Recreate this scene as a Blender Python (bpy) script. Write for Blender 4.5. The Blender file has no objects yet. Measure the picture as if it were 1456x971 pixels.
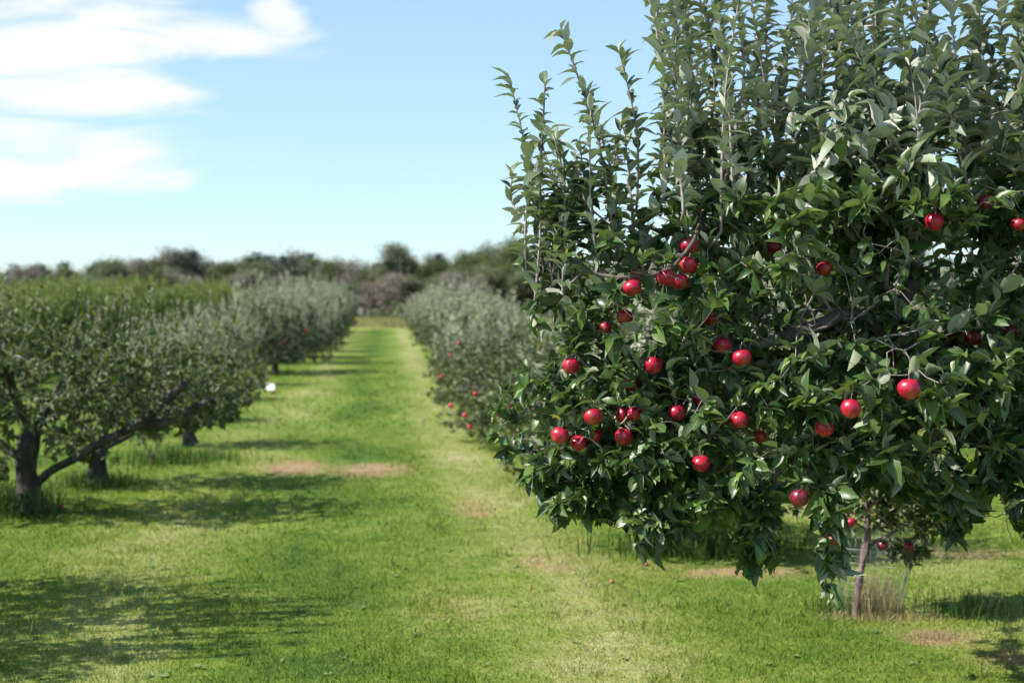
import bpy, math, random
import numpy as np
from mathutils import Vector, Euler, Matrix

# ------------------------------------------------------------------ basics
sc = bpy.context.scene
COL = sc.collection
YAW = math.atan(180/2022); PITCH = math.atan(38.5/2022)
F = 2022.0
CAM = np.array([0.0, 0.0, 1.6])
camrot = Euler((math.pi/2-PITCH, 0, -YAW), 'XYZ')
CR = np.array(camrot.to_matrix())

def P(px, py, D):
    """authoring aid: the place at row distance D seen at a photo position"""
    d = CR @ np.array([(px-728)/F, -(py-485.5)/F, -1.0])
    return CAM + d*(D/d[1])
def project(p):
    q = (np.asarray(p)-CAM) @ CR
    return 728 + F*q[:, 0]/-q[:, 2], 485.5 - F*q[:, 1]/-q[:, 2], -q[:, 2]

def ground_z(x, y):
    x = np.asarray(x, float); y = np.asarray(y, float)
    t = np.clip(y-25, 0, None)
    h = 0.012*t
    h = np.where(y > 100, 0.9+0.25*(1-np.exp(-(y-100)/60)), h)
    w = np.exp(-((y-40)/60)**2)
    h = h + 0.018*np.sin(x*1.1+0.4)*np.cos(y*0.55)*w + 0.010*np.sin(x*2.7+y*1.3)*w
    return h

def mesh_np(name, verts, faces, smooth=True, attrs=None, uvs=None):
    """faces: list of int arrays, each (n,k)"""
    me = bpy.data.meshes.new(name)
    verts = np.asarray(verts, np.float32)
    me.vertices.add(len(verts)); me.vertices.foreach_set('co', verts.ravel())
    faces = [np.asarray(f, np.int32) for f in faces if len(f)]
    loops = np.concatenate([f.ravel() for f in faces])
    tot = np.concatenate([np.full(len(f), f.shape[1], np.int32) for f in faces])
    start = np.concatenate([[0], np.cumsum(tot)[:-1]]).astype(np.int32)
    me.loops.add(len(loops)); me.loops.foreach_set('vertex_index', loops)
    me.polygons.add(len(tot)); me.polygons.foreach_set('loop_start', start)
    try: me.polygons.foreach_set('loop_total', tot)
    except Exception: pass
    me.polygons.foreach_set('use_smooth', np.full(len(tot), smooth))
    if attrs:
        for k, v in attrs.items():
            a = me.attributes.new(k, 'FLOAT', 'POINT'); a.data.foreach_set('value', np.asarray(v, np.float32))
    if uvs is not None:
        u = me.uv_layers.new(name='UVMap')
        u.data.foreach_set('uv', np.asarray(uvs, np.float32)[loops].ravel())
    me.update(); me.validate()
    return me

def link(name, me, mat=None, parent=None, loc=None):
    o = bpy.data.objects.new(name, me); COL.objects.link(o)
    if mat is not None and me is not None and len(me.materials) == 0: me.materials.append(mat)
    if parent is not None: o.parent = parent
    if loc is not None: o.location = Vector([float(v) for v in loc])
    return o
def tag(o, label=None, cat=None, group=None, kind=None):
    if label: o['label'] = label
    if cat: o['category'] = cat
    if group: o['group'] = group
    if kind: o['kind'] = kind
    return o
def empty(name, loc=(0, 0, 0), rz=0.0):
    o = bpy.data.objects.new(name, None); COL.objects.link(o)
    o.empty_display_size = 0.2
    o.location = Vector([float(v) for v in loc]); o.rotation_euler = (0, 0, rz)
    return o
def copy_tree(o, parent=None):
    kids = list(o.children)
    c = o.copy(); COL.objects.link(c)
    if parent is not None: c.parent = parent
    for k in kids: copy_tree(k, c)
    return c
def norm(v):
    return v/np.maximum(np.linalg.norm(v, axis=-1, keepdims=True), 1e-9)

# ------------------------------------------------------------------ materials
def new_mat(name):
    m = bpy.data.materials.new(name); m.use_nodes = True
    nt = m.node_tree; nt.nodes.clear()
    return m, nt, nt.nodes, nt.links
def N(nt, t, **kw):
    n = nt.nodes.new(t)
    for k, v in kw.items():
        if k in n.inputs: n.inputs[k].default_value = v
        else: setattr(n, k, v)
    return n
def ramp(nt, stops, src=None, interp='LINEAR'):
    r = nt.nodes.new('ShaderNodeValToRGB'); r.color_ramp.interpolation = interp
    els = r.color_ramp.elements
    els[0].position, els[0].color = stops[0][0], (*stops[0][1], 1)
    els[1].position, els[1].color = stops[-1][0], (*stops[-1][1], 1)
    for p, c in stops[1:-1]:
        e = els.new(p); e.color = (*c, 1)
    if src is not None: nt.links.new(src, r.inputs[0])
    return r
def mixc(nt, fac, a, b, mode='MIX'):
    m = nt.nodes.new('ShaderNodeMix'); m.data_type = 'RGBA'; m.blend_type = mode
    for s, v in ((m.inputs[0], fac), (m.inputs[6], a), (m.inputs[7], b)):
        if hasattr(v, 'is_output'): nt.links.new(v, s)
        elif isinstance(v, (int, float)): s.default_value = v
        else: s.default_value = (*v, 1)
    return m.outputs[2]

def leaf_mat(name, tops, back, trans=0.25, rough=0.42, yellow=0.03, veins=True, backamt=1.0, clump=0.6):
    m, nt, ns, L = new_mat(name)
    at = N(nt, 'ShaderNodeAttribute', attribute_name='rnd')
    geo = ns.new('ShaderNodeNewGeometry')
    r = ramp(nt, tops, at.outputs['Fac'])
    tc = ns.new('ShaderNodeTexCoord')
    nz = N(nt, 'ShaderNodeTexNoise'); nz.inputs['Scale'].default_value = clump*4; nz.inputs['Detail'].default_value = 2
    L.new(tc.outputs['Object'], nz.inputs['Vector'])
    hsv = ns.new('ShaderNodeHueSaturation'); L.new(r.outputs[0], hsv.inputs['Color'])
    mr = N(nt, 'ShaderNodeMapRange'); L.new(nz.outputs[0], mr.inputs[0])
    mr.inputs[1].default_value = .3; mr.inputs[2].default_value = .7; mr.inputs[3].default_value = .75; mr.inputs[4].default_value = 1.3
    L.new(mr.outputs[0], hsv.inputs['Value'])
    top = hsv.outputs[0]
    if yellow > 0:   # a few turning leaves
        gt = N(nt, 'ShaderNodeMath', operation='GREATER_THAN'); L.new(at.outputs['Fac'], gt.inputs[0]); gt.inputs[1].default_value = 1-yellow
        top = mixc(nt, gt.outputs[0], top, (.28, .25, .03))
    if veins:
        uv = ns.new('ShaderNodeUVMap'); uv.uv_map = 'UVMap'
        sp = ns.new('ShaderNodeSeparateXYZ'); L.new(uv.outputs[0], sp.inputs[0])
        a = N(nt, 'ShaderNodeMath', operation='SUBTRACT'); L.new(sp.outputs[0], a.inputs[0]); a.inputs[1].default_value = .5
        b = N(nt, 'ShaderNodeMath', operation='ABSOLUTE'); L.new(a.outputs[0], b.inputs[0])
        c = N(nt, 'ShaderNodeMath', operation='LESS_THAN'); L.new(b.outputs[0], c.inputs[0]); c.inputs[1].default_value = .035
        # side veins
        s1 = N(nt, 'ShaderNodeMath', operation='MULTIPLY_ADD'); L.new(b.outputs[0], s1.inputs[0]); s1.inputs[1].default_value = -0.9; L.new(sp.outputs[1], s1.inputs[2])
        s2 = N(nt, 'ShaderNodeMath', operation='MULTIPLY'); L.new(s1.outputs[0], s2.inputs[0]); s2.inputs[1].default_value = 50
        s3 = N(nt, 'ShaderNodeMath', operation='SINE'); L.new(s2.outputs[0], s3.inputs[0])
        s4 = N(nt, 'ShaderNodeMapRange'); L.new(s3.outputs[0], s4.inputs[0]); s4.inputs[1].default_value = .5; s4.inputs[2].default_value = 1; s4.inputs[4].default_value = .3
        mx = N(nt, 'ShaderNodeMath', operation='MAXIMUM'); L.new(c.outputs[0], mx.inputs[0]); L.new(s4.outputs[0], mx.inputs[1])
        mm = N(nt, 'ShaderNodeMath', operation='MULTIPLY'); L.new(mx.outputs[0], mm.inputs[0]); mm.inputs[1].default_value = .5
        top = mixc(nt, mm.outputs[0], top, (.16, .22, .08))
    if veins:
        ns_ = N(nt, 'ShaderNodeTexNoise'); ns_.inputs['Scale'].default_value = 55; ns_.inputs['Detail'].default_value = 3; L.new(tc.outputs['Object'], ns_.inputs['Vector'])
        rs_ = ramp(nt, [(.66, (0, 0, 0)), (.74, (1, 1, 1))], ns_.outputs[0])
        fs_ = N(nt, 'ShaderNodeMath', operation='MULTIPLY'); L.new(rs_.outputs[0], fs_.inputs[0]); fs_.inputs[1].default_value = .55
        top = mixc(nt, fs_.outputs[0], top, (.16, .11, .035))
    bk = mixc(nt, at.outputs['Fac'], back, tuple(min(1, v*1.3) for v in back))
    f = N(nt, 'ShaderNodeMath', operation='MULTIPLY'); L.new(geo.outputs['Backfacing'], f.inputs[0]); f.inputs[1].default_value = backamt
    col = mixc(nt, f.outputs[0], top, bk)
    bs = ns.new('ShaderNodeBsdfPrincipled'); L.new(col, bs.inputs['Base Color'])
    rr = N(nt, 'ShaderNodeMapRange'); L.new(geo.outputs['Backfacing'], rr.inputs[0]); rr.inputs[3].default_value = rough; rr.inputs[4].default_value = .8
    L.new(rr.outputs[0], bs.inputs['Roughness'])
    bs.inputs['Specular IOR Level'].default_value = .4 if veins else .15
    tr = ns.new('ShaderNodeBsdfTranslucent')
    tcx = mixc(nt, .5, top, (.10, .20, .01))
    L.new(tcx, tr.inputs['Color'])
    ms = N(nt, 'ShaderNodeMixShader'); ms.inputs[0].default_value = trans
    L.new(bs.outputs[0], ms.inputs[1]); L.new(tr.outputs[0], ms.inputs[2])
    o = ns.new('ShaderNodeOutputMaterial'); L.new(ms.outputs[0], o.inputs[0])
    return m

def bark_mat(name, c1, c2, scale=30, bump=.4):
    m, nt, ns, L = new_mat(name)
    tc = ns.new('ShaderNodeTexCoord')
    mp = N(nt, 'ShaderNodeMapping'); mp.inputs['Scale'].default_value = (1, 1, .35); L.new(tc.outputs['Object'], mp.inputs[0])
    nz = N(nt, 'ShaderNodeTexNoise'); nz.inputs['Scale'].default_value = scale; nz.inputs['Detail'].default_value = 6; nz.inputs['Roughness'].default_value = .65
    L.new(mp.outputs[0], nz.inputs['Vector'])
    n2 = N(nt, 'ShaderNodeTexNoise'); n2.inputs['Scale'].default_value = 7; n2.inputs['Detail'].default_value = 3
    L.new(tc.outputs['Object'], n2.inputs['Vector'])
    r = ramp(nt, [(.32, c1), (.68, c2)], nz.outputs[0])
    r2 = ramp(nt, [(.52, (0, 0, 0)), (.62, (1, 1, 1))], n2.outputs[0])
    lich = tuple(min(1, v*1.5+.03) for v in c2)
    f = N(nt, 'ShaderNodeMath', operation='MULTIPLY'); L.new(r2.outputs[0], f.inputs[0]); f.inputs[1].default_value = .5
    col = mixc(nt, f.outputs[0], r.outputs[0], lich)
    bs = ns.new('ShaderNodeBsdfPrincipled'); L.new(col, bs.inputs['Base Color']); bs.inputs['Roughness'].default_value = .85
    bp = N(nt, 'ShaderNodeBump'); bp.inputs['Strength'].default_value = bump; bp.inputs['Distance'].default_value = .01
    L.new(nz.outputs[0], bp.inputs['Height']); L.new(bp.outputs[0], bs.inputs['Normal'])
    o = ns.new('ShaderNodeOutputMaterial'); L.new(bs.outputs[0], o.inputs[0])
    return m

def plain_mat(name, col, rough=.6, metal=0, var=.15):
    m, nt, ns, L = new_mat(name)
    tc = ns.new('ShaderNodeTexCoord')
    nz = N(nt, 'ShaderNodeTexNoise'); nz.inputs['Scale'].default_value = 12; L.new(tc.outputs['Object'], nz.inputs['Vector'])
    r = ramp(nt, [(.3, tuple(v*(1-var) for v in col)), (.7, tuple(min(1, v*(1+var)) for v in col))], nz.outputs[0])
    bs = ns.new('ShaderNodeBsdfPrincipled'); L.new(r.outputs[0], bs.inputs['Base Color'])
    bs.inputs['Roughness'].default_value = rough; bs.inputs['Metallic'].default_value = metal
    o = ns.new('ShaderNodeOutputMaterial'); L.new(bs.outputs[0], o.inputs[0])
    return m

M = {}
M['leaf_near'] = leaf_mat('apple_leaf_glossy', [(0, (.024, .052, .016)), (.4, (.042, .085, .022)), (.75, (.075, .135, .030)), (1, (.13, .20, .035))], (.26, .29, .20), trans=.25, rough=.38, yellow=.006)
M['leaf_row'] = leaf_mat('apple_leaf_grey_green', [(0, (.035, .055, .02)), (.5, (.07, .095, .036)), (1, (.13, .155, .065))], (.20, .21, .13), trans=.2, rough=.6, yellow=.015, veins=False)
M['leaf_shoot'] = leaf_mat('young_shoot_leaf', [(0, (.055, .082, .045)), (.4, (.085, .118, .06)), (.78, (.16, .185, .115)), (1, (.32, .325, .25))], (.50, .50, .41), trans=.2, rough=.45, yellow=.0)
M['leaf_row_shoot'] = leaf_mat('silvery_shoot_leaf', [(0, (.18, .20, .12)), (.5, (.30, .31, .20)), (1, (.44, .43, .31))], (.40, .40, .29), trans=.2, rough=.65, yellow=0, veins=False)
M['leaf_green_shoot'] = leaf_mat('fresh_shoot_leaf', [(0, (.15, .19, .04)), (.5, (.25, .28, .065)), (1, (.34, .35, .11))], (.28, .32, .14), trans=.25, rough=.65, yellow=0, veins=False)
M['clover'] = leaf_mat('clover_leaf', [(0, (.08, .15, .03)), (1, (.14, .22, .05))], (.14, .2, .07), trans=.2, rough=.7, yellow=0, veins=False)
M['leaf_old'] = leaf_mat('apple_leaf_olive', [(0, (.045, .07, .02)), (.5, (.10, .135, .042)), (1, (.20, .21, .08))], (.17, .18, .10), trans=.22, rough=.5, yellow=.03, veins=False)
M['leaf_green'] = leaf_mat('apple_leaf_fresh_green', [(0, (.045, .085, .018)), (.5, (.085, .135, .028)), (1, (.15, .19, .05))], (.15, .19, .08), trans=.25, rough=.6, yellow=.01, veins=False)
M['leaf_wood1'] = leaf_mat('woodland_leaf_olive', [(0, (.065, .09, .028)), (.5, (.11, .14, .04)), (1, (.18, .17, .06))], (.10, .11, .05), trans=.2, rough=.7, yellow=0, veins=False, clump=.12)
M['leaf_wood2'] = leaf_mat('woodland_leaf_dark_needle', [(0, (.04, .062, .045)), (.5, (.06, .09, .06)), (1, (.09, .125, .075))], (.03, .05, .035), trans=.05, rough=.7, yellow=0, veins=False, clump=.12)
M['leaf_wood3'] = leaf_mat('woodland_twig_russet', [(0, (.17, .13, .13)), (.5, (.25, .195, .185)), (1, (.26, .23, .16))], (.24, .20, .18), trans=.15, rough=.8, yellow=0, veins=False, clump=.12)
M['leaf_wood4'] = leaf_mat('woodland_leaf_grey_olive', [(0, (.09, .105, .06)), (.5, (.15, .17, .09)), (1, (.22, .22, .12))], (.18, .19, .12), trans=.2, rough=.7, yellow=0, veins=False, clump=.12)
M['bark'] = bark_mat('bark_grey_brown', (.035, .026, .022), (.14, .11, .095), 34, .6)
M['twig'] = bark_mat('twig_purple_grey', (.15, .105, .105), (.34, .27, .26), 60, .15)
M['bark_row'] = bark_mat('bark_dark', (.025, .02, .017), (.10, .085, .075), 20, .4)
M['bark_old'] = bark_mat('bark_old_dark', (.010, .008, .007), (.07, .056, .048), 18, 1.0)
M['bark_young'] = bark_mat('bark_young_pinkish', (.09, .055, .055), (.21, .15, .145), 50, .3)
M['bark_birch'] = bark_mat('bark_pale', (.15, .12, .11), (.32, .27, .25), 4, .1)

def apple_material(name, deep, bright, blush, base_green):
    m, nt, ns, L = new_mat(name)
    tc = ns.new('ShaderNodeTexCoord'); oi = ns.new('ShaderNodeObjectInfo')
    sp = ns.new('ShaderNodeSeparateXYZ'); L.new(tc.outputs['Object'], sp.inputs[0])
    # streaks running pole to pole
    at = N(nt, 'ShaderNodeMath', operation='ARCTAN2'); L.new(sp.outputs[1], at.inputs[0]); L.new(sp.outputs[0], at.inputs[1])
    cs = N(nt, 'ShaderNodeCombineXYZ')
    a1 = N(nt, 'ShaderNodeMath', operation='COSINE'); L.new(at.outputs[0], a1.inputs[0])
    a2 = N(nt, 'ShaderNodeMath', operation='SINE'); L.new(at.outputs[0], a2.inputs[0])
    zz = N(nt, 'ShaderNodeMath', operation='MULTIPLY'); L.new(sp.outputs[2], zz.inputs[0]); zz.inputs[1].default_value = 6
    L.new(a1.outputs[0], cs.inputs[0]); L.new(a2.outputs[0], cs.inputs[1]); L.new(zz.outputs[0], cs.inputs[2])
    ad = N(nt, 'ShaderNodeVectorMath', operation='ADD'); L.new(cs.outputs[0], ad.inputs[0])
    rv = N(nt, 'ShaderNodeMath', operation='MULTIPLY'); L.new(oi.outputs['Random'], rv.inputs[0]); rv.inputs[1].default_value = 50
    L.new(rv.outputs[0], ad.inputs[1])
    nz = N(nt, 'ShaderNodeTexNoise'); nz.inputs['Scale'].default_value = 9; nz.inputs['Detail'].default_value = 3; L.new(ad.outputs[0], nz.inputs['Vector'])
    r = ramp(nt, [(.3, deep), (.7, bright)], nz.outputs[0])
    # blush patch by a larger noise and by nearness to the flower end
    n2 = N(nt, 'ShaderNodeTexNoise'); n2.inputs['Scale'].default_value = .9; L.new(ad.outputs[0], n2.inputs['Vector'])
    h = N(nt, 'ShaderNodeMapRange'); L.new(sp.outputs[2], h.inputs[0]); h.inputs[1].default_value = .01; h.inputs[2].default_value = -.036; h.inputs[3].default_value = 0; h.inputs[4].default_value = .3
    s = N(nt, 'ShaderNodeMath', operation='ADD'); L.new(n2.outputs[0], s.inputs[0]); L.new(h.outputs[0], s.inputs[1])
    r2 = ramp(nt, [(.62, (0, 0, 0)), (.85, (1, 1, 1))], s.outputs[0])
    f = N(nt, 'ShaderNodeMath', operation='MULTIPLY'); L.new(r2.outputs[0], f.inputs[0]); f.inputs[1].default_value = base_green
    c = mixc(nt, f.outputs[0], r.outputs[0], blush)
    # lenticels
    vo = N(nt, 'ShaderNodeTexVoronoi'); vo.inputs['Scale'].default_value = 260; L.new(tc.outputs['Object'], vo.inputs['Vector'])
    r3 = ramp(nt, [(.1, (1, 1, 1)), (.2, (0, 0, 0))], vo.outputs['Distance'])
    f3 = N(nt, 'ShaderNodeMath', operation='MULTIPLY'); L.new(r3.outputs[0], f3.inputs[0]); f3.inputs[1].default_value = .25
    c = mixc(nt, f3.outputs[0], c, (.6, .3, .2))
    bs = ns.new('ShaderNodeBsdfPrincipled'); L.new(c, bs.inputs['Base Color'])
    bs.inputs['Roughness'].default_value = .36; bs.inputs['Specular IOR Level'].default_value = .5
    bs.inputs['Coat Weight'].default_value = .15; bs.inputs['Coat Roughness'].default_value = .25
    bs.inputs['Subsurface Weight'].default_value = .0
    o = ns.new('ShaderNodeOutputMaterial'); L.new(bs.outputs[0], o.inputs[0])
    return m
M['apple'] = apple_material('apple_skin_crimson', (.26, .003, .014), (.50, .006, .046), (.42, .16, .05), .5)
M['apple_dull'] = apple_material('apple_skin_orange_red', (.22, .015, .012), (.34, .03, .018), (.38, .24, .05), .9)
M['apple_wine_shaded'] = apple_material('apple_skin_wine_shaded', (.10, .004, .012), (.22, .012, .03), (.25, .08, .05), .5)  # wine red small fruit; on the large tree, crown shade darkened into the skin

# ------------------------------------------------------------------ apple
def apple_mesh(seed=0, R=.037, segs=28):
    rng = np.random.default_rng(seed)
    prof = []
    for k in range(17):
        t = k/16*math.pi
        r = math.sin(t)**.86
        z = .95*math.cos(t)
        if z > 0: r *= 1.03
        else: r *= 1-.10*(-z)
        if t < .55: z -= .34*(1-t/.55)**1.4
        if t > math.pi-.45: z += .20*(1-(math.pi-t)/.45)**1.4
        prof.append((r, z))
    ph = rng.uniform(0, 6.28)
    vs = []; n = segs
    for k, (r, z) in enumerate(prof):
        if k in (0, len(prof)-1):
            vs.append((0, 0, z)); continue
        for j in range(n):
            a = 2*math.pi*j/n
            lob = 1+.018*math.cos(5*a+ph)*(1 if z < 0 else .6)+.02*math.cos(a+ph*2)
            vs.append((r*lob*math.cos(a), r*lob*math.sin(a), z*(1+.03*math.cos(a+ph))))
    vs = np.array(vs)*R
    q, t = [], []
    for j in range(n):
        t.append((0, 1+j, 1+(j+1) % n))
        for k in range(14):
            a = 1+k*n; q.append((a+j, a+n+j, a+n+(j+1) % n, a+(j+1) % n))
        last = 1+14*n; t.append((last+j, len(vs)-1, last+(j+1) % n))
    return mesh_np('apple', vs, [q, t])

def tube(points, radii, sides=6, cap=True):
    pts = np.asarray(points, float); radii = np.asarray(radii, float)
    tan = norm(np.gradient(pts, axis=0))
    up = np.array([0.3, 0.2, 1.0]) if abs(tan[0][2]) < .9 else np.array([1.0, .2, 0])
    vs = []; u = norm(np.cross(tan[0], up))
    for p, tt, r in zip(pts, tan, radii):
        u = norm(u - tt*np.dot(u, tt)); w = np.cross(tt, u)
        a = np.arange(sides)*2*math.pi/sides
        vs.append(p + r*(np.cos(a)[:, None]*u + np.sin(a)[:, None]*w))
    vs = np.concatenate(vs); n = len(pts)
    i = np.arange(n-1)[:, None]*sides; j = np.arange(sides)[None]; j2 = (j+1) % sides
    q = np.stack([i+j, i+j2, i+sides+j2, i+sides+j], -1).reshape(-1, 4)
    t = np.zeros((0, 3), int)
    if cap:
        vs = np.concatenate([vs, pts[-1:]+tan[-1:]*radii[-1]])
        b = (n-1)*sides
        t = np.array([(b+k, b+(k+1) % sides, len(vs)-1) for k in range(sides)])
    return vs, q, t
class Bag:
    def __init__(s): s.v = []; s.q = []; s.t = []; s.n = 0
    def add(s, v, q, t):
        s.v.append(v)
        if len(q): s.q.append(np.asarray(q)+s.n)
        if len(t): s.t.append(np.asarray(t)+s.n)
        s.n += len(v)
    def tube(s, *a, **k): s.add(*tube(*a, **k))
    def mesh(s, name, smooth=True):
        f = []
        if s.q: f.append(np.concatenate(s.q))
        if s.t: f.append(np.concatenate(s.t))
        return mesh_np(name, np.concatenate(s.v), f, smooth)

apple_meshes = [apple_mesh(i) for i in range(4)]
for me in apple_meshes: me.materials.append(M['apple'])
apple_dull = apple_mesh(11); apple_dull.materials.append(M['apple_dull'])
apple_wine_shaded = apple_mesh(12); apple_wine_shaded.materials.append(M['apple_wine_shaded'])
far_apple = apple_mesh(5, segs=10); far_apple.materials.append(M['apple'])
sb = Bag(); sb.tube([(0, 0, .018), (.001, 0, .030), (.003, .001, .042), (.007, .002, .056)], [.0016, .0013, .0013, .0018], 6); stem_me = sb.mesh('stem'); stem_me.materials.append(M['twig'])
cb = Bag()
for k in range(5):
    a = k*1.2566
    cb.tube([(.003*math.cos(a), .003*math.sin(a), -.027), (.005*math.cos(a), .005*math.sin(a), -.0325), (.0025*math.cos(a), .0025*math.sin(a), -.036)], [.0012, .001, .0004], 4)
calyx_me = cb.mesh('calyx'); calyx_me.materials.append(M['twig'])

def add_apple(loc, label, group, mesh, rot=(0, 0, 0), scale=1.0, parts=True, name='apple'):
    o = link(name, mesh, None, None, loc)
    hsh = (math.sin(float(loc[0])*91.7+float(loc[2])*37.1)*43758.5) % 1.0
    o.rotation_euler = rot; o.scale = (scale*(.95+.08*hsh), scale*(1.03-.06*hsh), scale*(.90+.16*((hsh*7.3) % 1)))
    tag(o, label, 'apple', group)
    if parts:
        link('stem', stem_me, None, o); link('calyx', calyx_me, None, o)
    return o

# ------------------------------------------------------------------ tree skeleton
def poly_nodes(pts, step):
    pts = np.asarray(pts, float)
    # smooth a little by Catmull-Rom
    out = []
    n = len(pts)
    for i in range(n-1):
        p0 = pts[max(i-1, 0)]; p1 = pts[i]; p2 = pts[i+1]; p3 = pts[min(i+2, n-1)]
        k = max(1, int(np.linalg.norm(p2-p1)/step))
        for t in np.arange(k)/k:
            out.append(.5*((2*p1)+(-p0+p2)*t+(2*p0-5*p1+4*p2-p3)*t*t+(-p0+3*p1-3*p2+p3)*t**3))
    out.append(pts[-1]); return np.array(out)

def grow(rng, scaffold, attractors, step=.07, bf=.35, wiggle=.18, upbias=.0):
    """scaffold: list of (points, attach) ; every attractor is reached by a branch from the best node"""
    cap = 60000
    pos = np.zeros((cap, 3)); plen = np.zeros(cap); par = np.full(cap, -1); n = 0
    ids = []
    for pts, att in scaffold:
        nodes = poly_nodes(pts, step)
        prev = -1
        if att is not None and n:
            prev = int(np.argmin(((pos[:n]-nodes[0])**2).sum(1))); nodes = nodes[1:]
        for p in nodes:
            pos[n] = p; par[n] = prev
            plen[n] = 0 if prev < 0 else plen[prev]+np.linalg.norm(p-pos[prev])
            prev = n; n += 1
        ids.append(n)
    trunk_n = ids[0]
    nscaf = n
    att = np.asarray(attractors)
    d0 = np.array([np.min(((pos[:n]-a)**2).sum(1)) for a in att])
    tips = []
    for ai in np.argsort(d0):
        a = att[ai]
        lo = min(4, n-1)
        d = np.linalg.norm(pos[lo:n]-a, axis=1)
        j = lo+int(np.argmin(d+bf*plen[lo:n]))
        L = np.linalg.norm(a-pos[j]); k = max(2, int(L/step))
        # direction continuing the parent gives a curved branch
        pd = norm(pos[j]-pos[par[j]]) if par[j] >= 0 else np.array([0, 0, 1.])
        mid = pos[j]+pd*L*.28+np.array([0, 0, upbias*L])+rng.normal(0, wiggle*L*.3, 3)
        prev = j
        for t in (np.arange(k)+1)/k:
            p = (1-t)**2*pos[j]+2*t*(1-t)*mid+t*t*a
            if t < 1: p = p+rng.normal(0, .006, 3)
            pos[n] = p; par[n] = prev; plen[n] = plen[prev]+np.linalg.norm(p-pos[prev]); prev = n; n += 1
        tips.append(prev)
    return pos[:n], par[:n], plen[:n], np.array(tips), trunk_n, nscaf

def radii_of(pos, par, r0, expo, rmin=None):
    n = len(pos); s = np.zeros(n); has = np.zeros(n, bool)
    order = range(n-1, -1, -1)
    acc = np.zeros(n)
    for i in order:
        if acc[i] == 0: acc[i] = r0**expo
        if par[i] >= 0: acc[par[i]] += acc[i]
    r = acc**(1/expo)
    if rmin is not None: r = np.maximum(r, rmin)
    return r

def chains(par, r):
    n = len(par); kids = [[] for _ in range(n)]
    for i in range(n):
        if par[i] >= 0: kids[par[i]].append(i)
    out = []; stack = [(None, i) for i in range(n) if par[i] < 0]
    while stack:
        p, i = stack.pop()
        ch = [p] if p is not None else []
        while True:
            ch.append(i)
            k = kids[i]
            if not k: break
            k = sorted(k, key=lambda c: -r[c])
            for c in k[1:]: stack.append((i, c))
            i = k[0]
        out.append(ch)
    return out

# ------------------------------------------------------------------ leaves
def leaves_mesh(rng, base, d, nrm, Ln, Wd, detail=True, curl=.25, fold=.35, name='foliage'):
    n = len(base)
    d = norm(d); nrm = norm(nrm-(nrm*d).sum(1, keepdims=True)*d); s = np.cross(d, nrm)
    rnd = rng.random(n)
    if detail:
        T = np.array([0, .2, .45, .72, 1.0]); W = np.array([.12, .80, 1.0, .78, .05])
        cu = curl*(1+.8*rng.normal(size=n)); fo = np.clip(fold*(1+.5*rng.normal(size=n)), 0, .8)
        wav = rng.normal(0, .10, (n, 5))
        vs = np.zeros((n, 5, 3, 3)); uv = np.zeros((n, 5, 3, 2))
        for k in range(5):
            cen = base+d*(Ln*T[k]*(1-.12*np.abs(cu)*T[k]))[:, None]-nrm*(cu*Ln*T[k]**2)[:, None]
            hw = Wd*.5*W[k]
            for c, sg in enumerate((-1, 0, 1)):
                off = s*(hw*sg*np.cos(fo))[:, None]+nrm*((hw*np.sin(fo)+hw*wav[:, k]*sg) if sg else np.zeros(n))[:, None]
                vs[:, k, c] = cen+off
                uv[:, k, c] = (.5+.5*sg*max(W[k], .12), T[k])
        vs = vs.reshape(-1, 3); uv = uv.reshape(-1, 2)
        q = []
        for k in range(4):
            for c in range(2):
                a = k*3+c; q.append((a, a+1, a+4, a+3))
        q = np.array(q)
        faces = (np.arange(n)[:, None, None]*15+q[None]).reshape(-1, 4)
        return mesh_np(name, vs, [faces], True, {'rnd': np.repeat(rnd, 15)}, uv)
    fo = fold*(1+.4*rng.normal(size=n)); cu = curl*(1+.6*rng.normal(size=n))
    m = base+d*(Ln*.48)[:, None]
    v0 = base; v1 = m-s*(Wd*.5)[:, None]+nrm*(Wd*.5*fo)[:, None]; v2 = base+d*Ln[:, None]-nrm*(cu*Ln)[:, None]; v3 = m+s*(Wd*.5)[:, None]+nrm*(Wd*.5*fo)[:, None]
    vs = np.stack([v0, v1, v2, v3], 1).reshape(-1, 3)
    q = np.array([(0, 2, 1), (0, 3, 2)])   # top side faces +nrm
    faces = (np.arange(n)[:, None, None]*4+q[None]).reshape(-1, 3)
    return mesh_np(name, vs, [faces[:, ::-1]], False, {'rnd': np.repeat(rnd, 4)})

def leaf_sites(rng, pos, par, r, rmax, spacing, per=1, skip=0.0):
    """points along every thin twig with its direction"""
    idx = np.where((par >= 0) & (r < rmax))[0]
    a = pos[par[idx]]; b = pos[idx]; L = np.linalg.norm(b-a, axis=1)
    cnt = rng.poisson(L/spacing*per)
    k = np.repeat(np.arange(len(idx)), cnt)
    t = rng.random(len(k))[:, None]
    return a[k]*(1-t)+b[k]*t, norm(b-a)[k], idx[k]

def leaf_orient(rng, d, ang=(35, 75), up=.35, nup=1.0, jit=.45):
    n = len(d)
    rv = norm(rng.normal(size=(n, 3))); s = norm(np.cross(d, rv))
    a = np.radians(rng.uniform(*ang, n))[:, None]
    ld = norm(d*np.cos(a)+s*np.sin(a)+np.array([0, 0, 1])*up*rng.uniform(.2, 1.3, (n, 1)))
    nm = norm(np.array([0, 0, 1.])*nup + d*.25 + rng.normal(0, jit, (n, 3)))
    return ld, nm

def ell_points(rng, n, c, rad, shell=.45, zcut=None):
    u = norm(rng.normal(size=(n, 3))); rr = (shell+(1-shell)*rng.random(n)**.6)[:, None]
    return np.asarray(c)+u*rr*np.asarray(rad)

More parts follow.
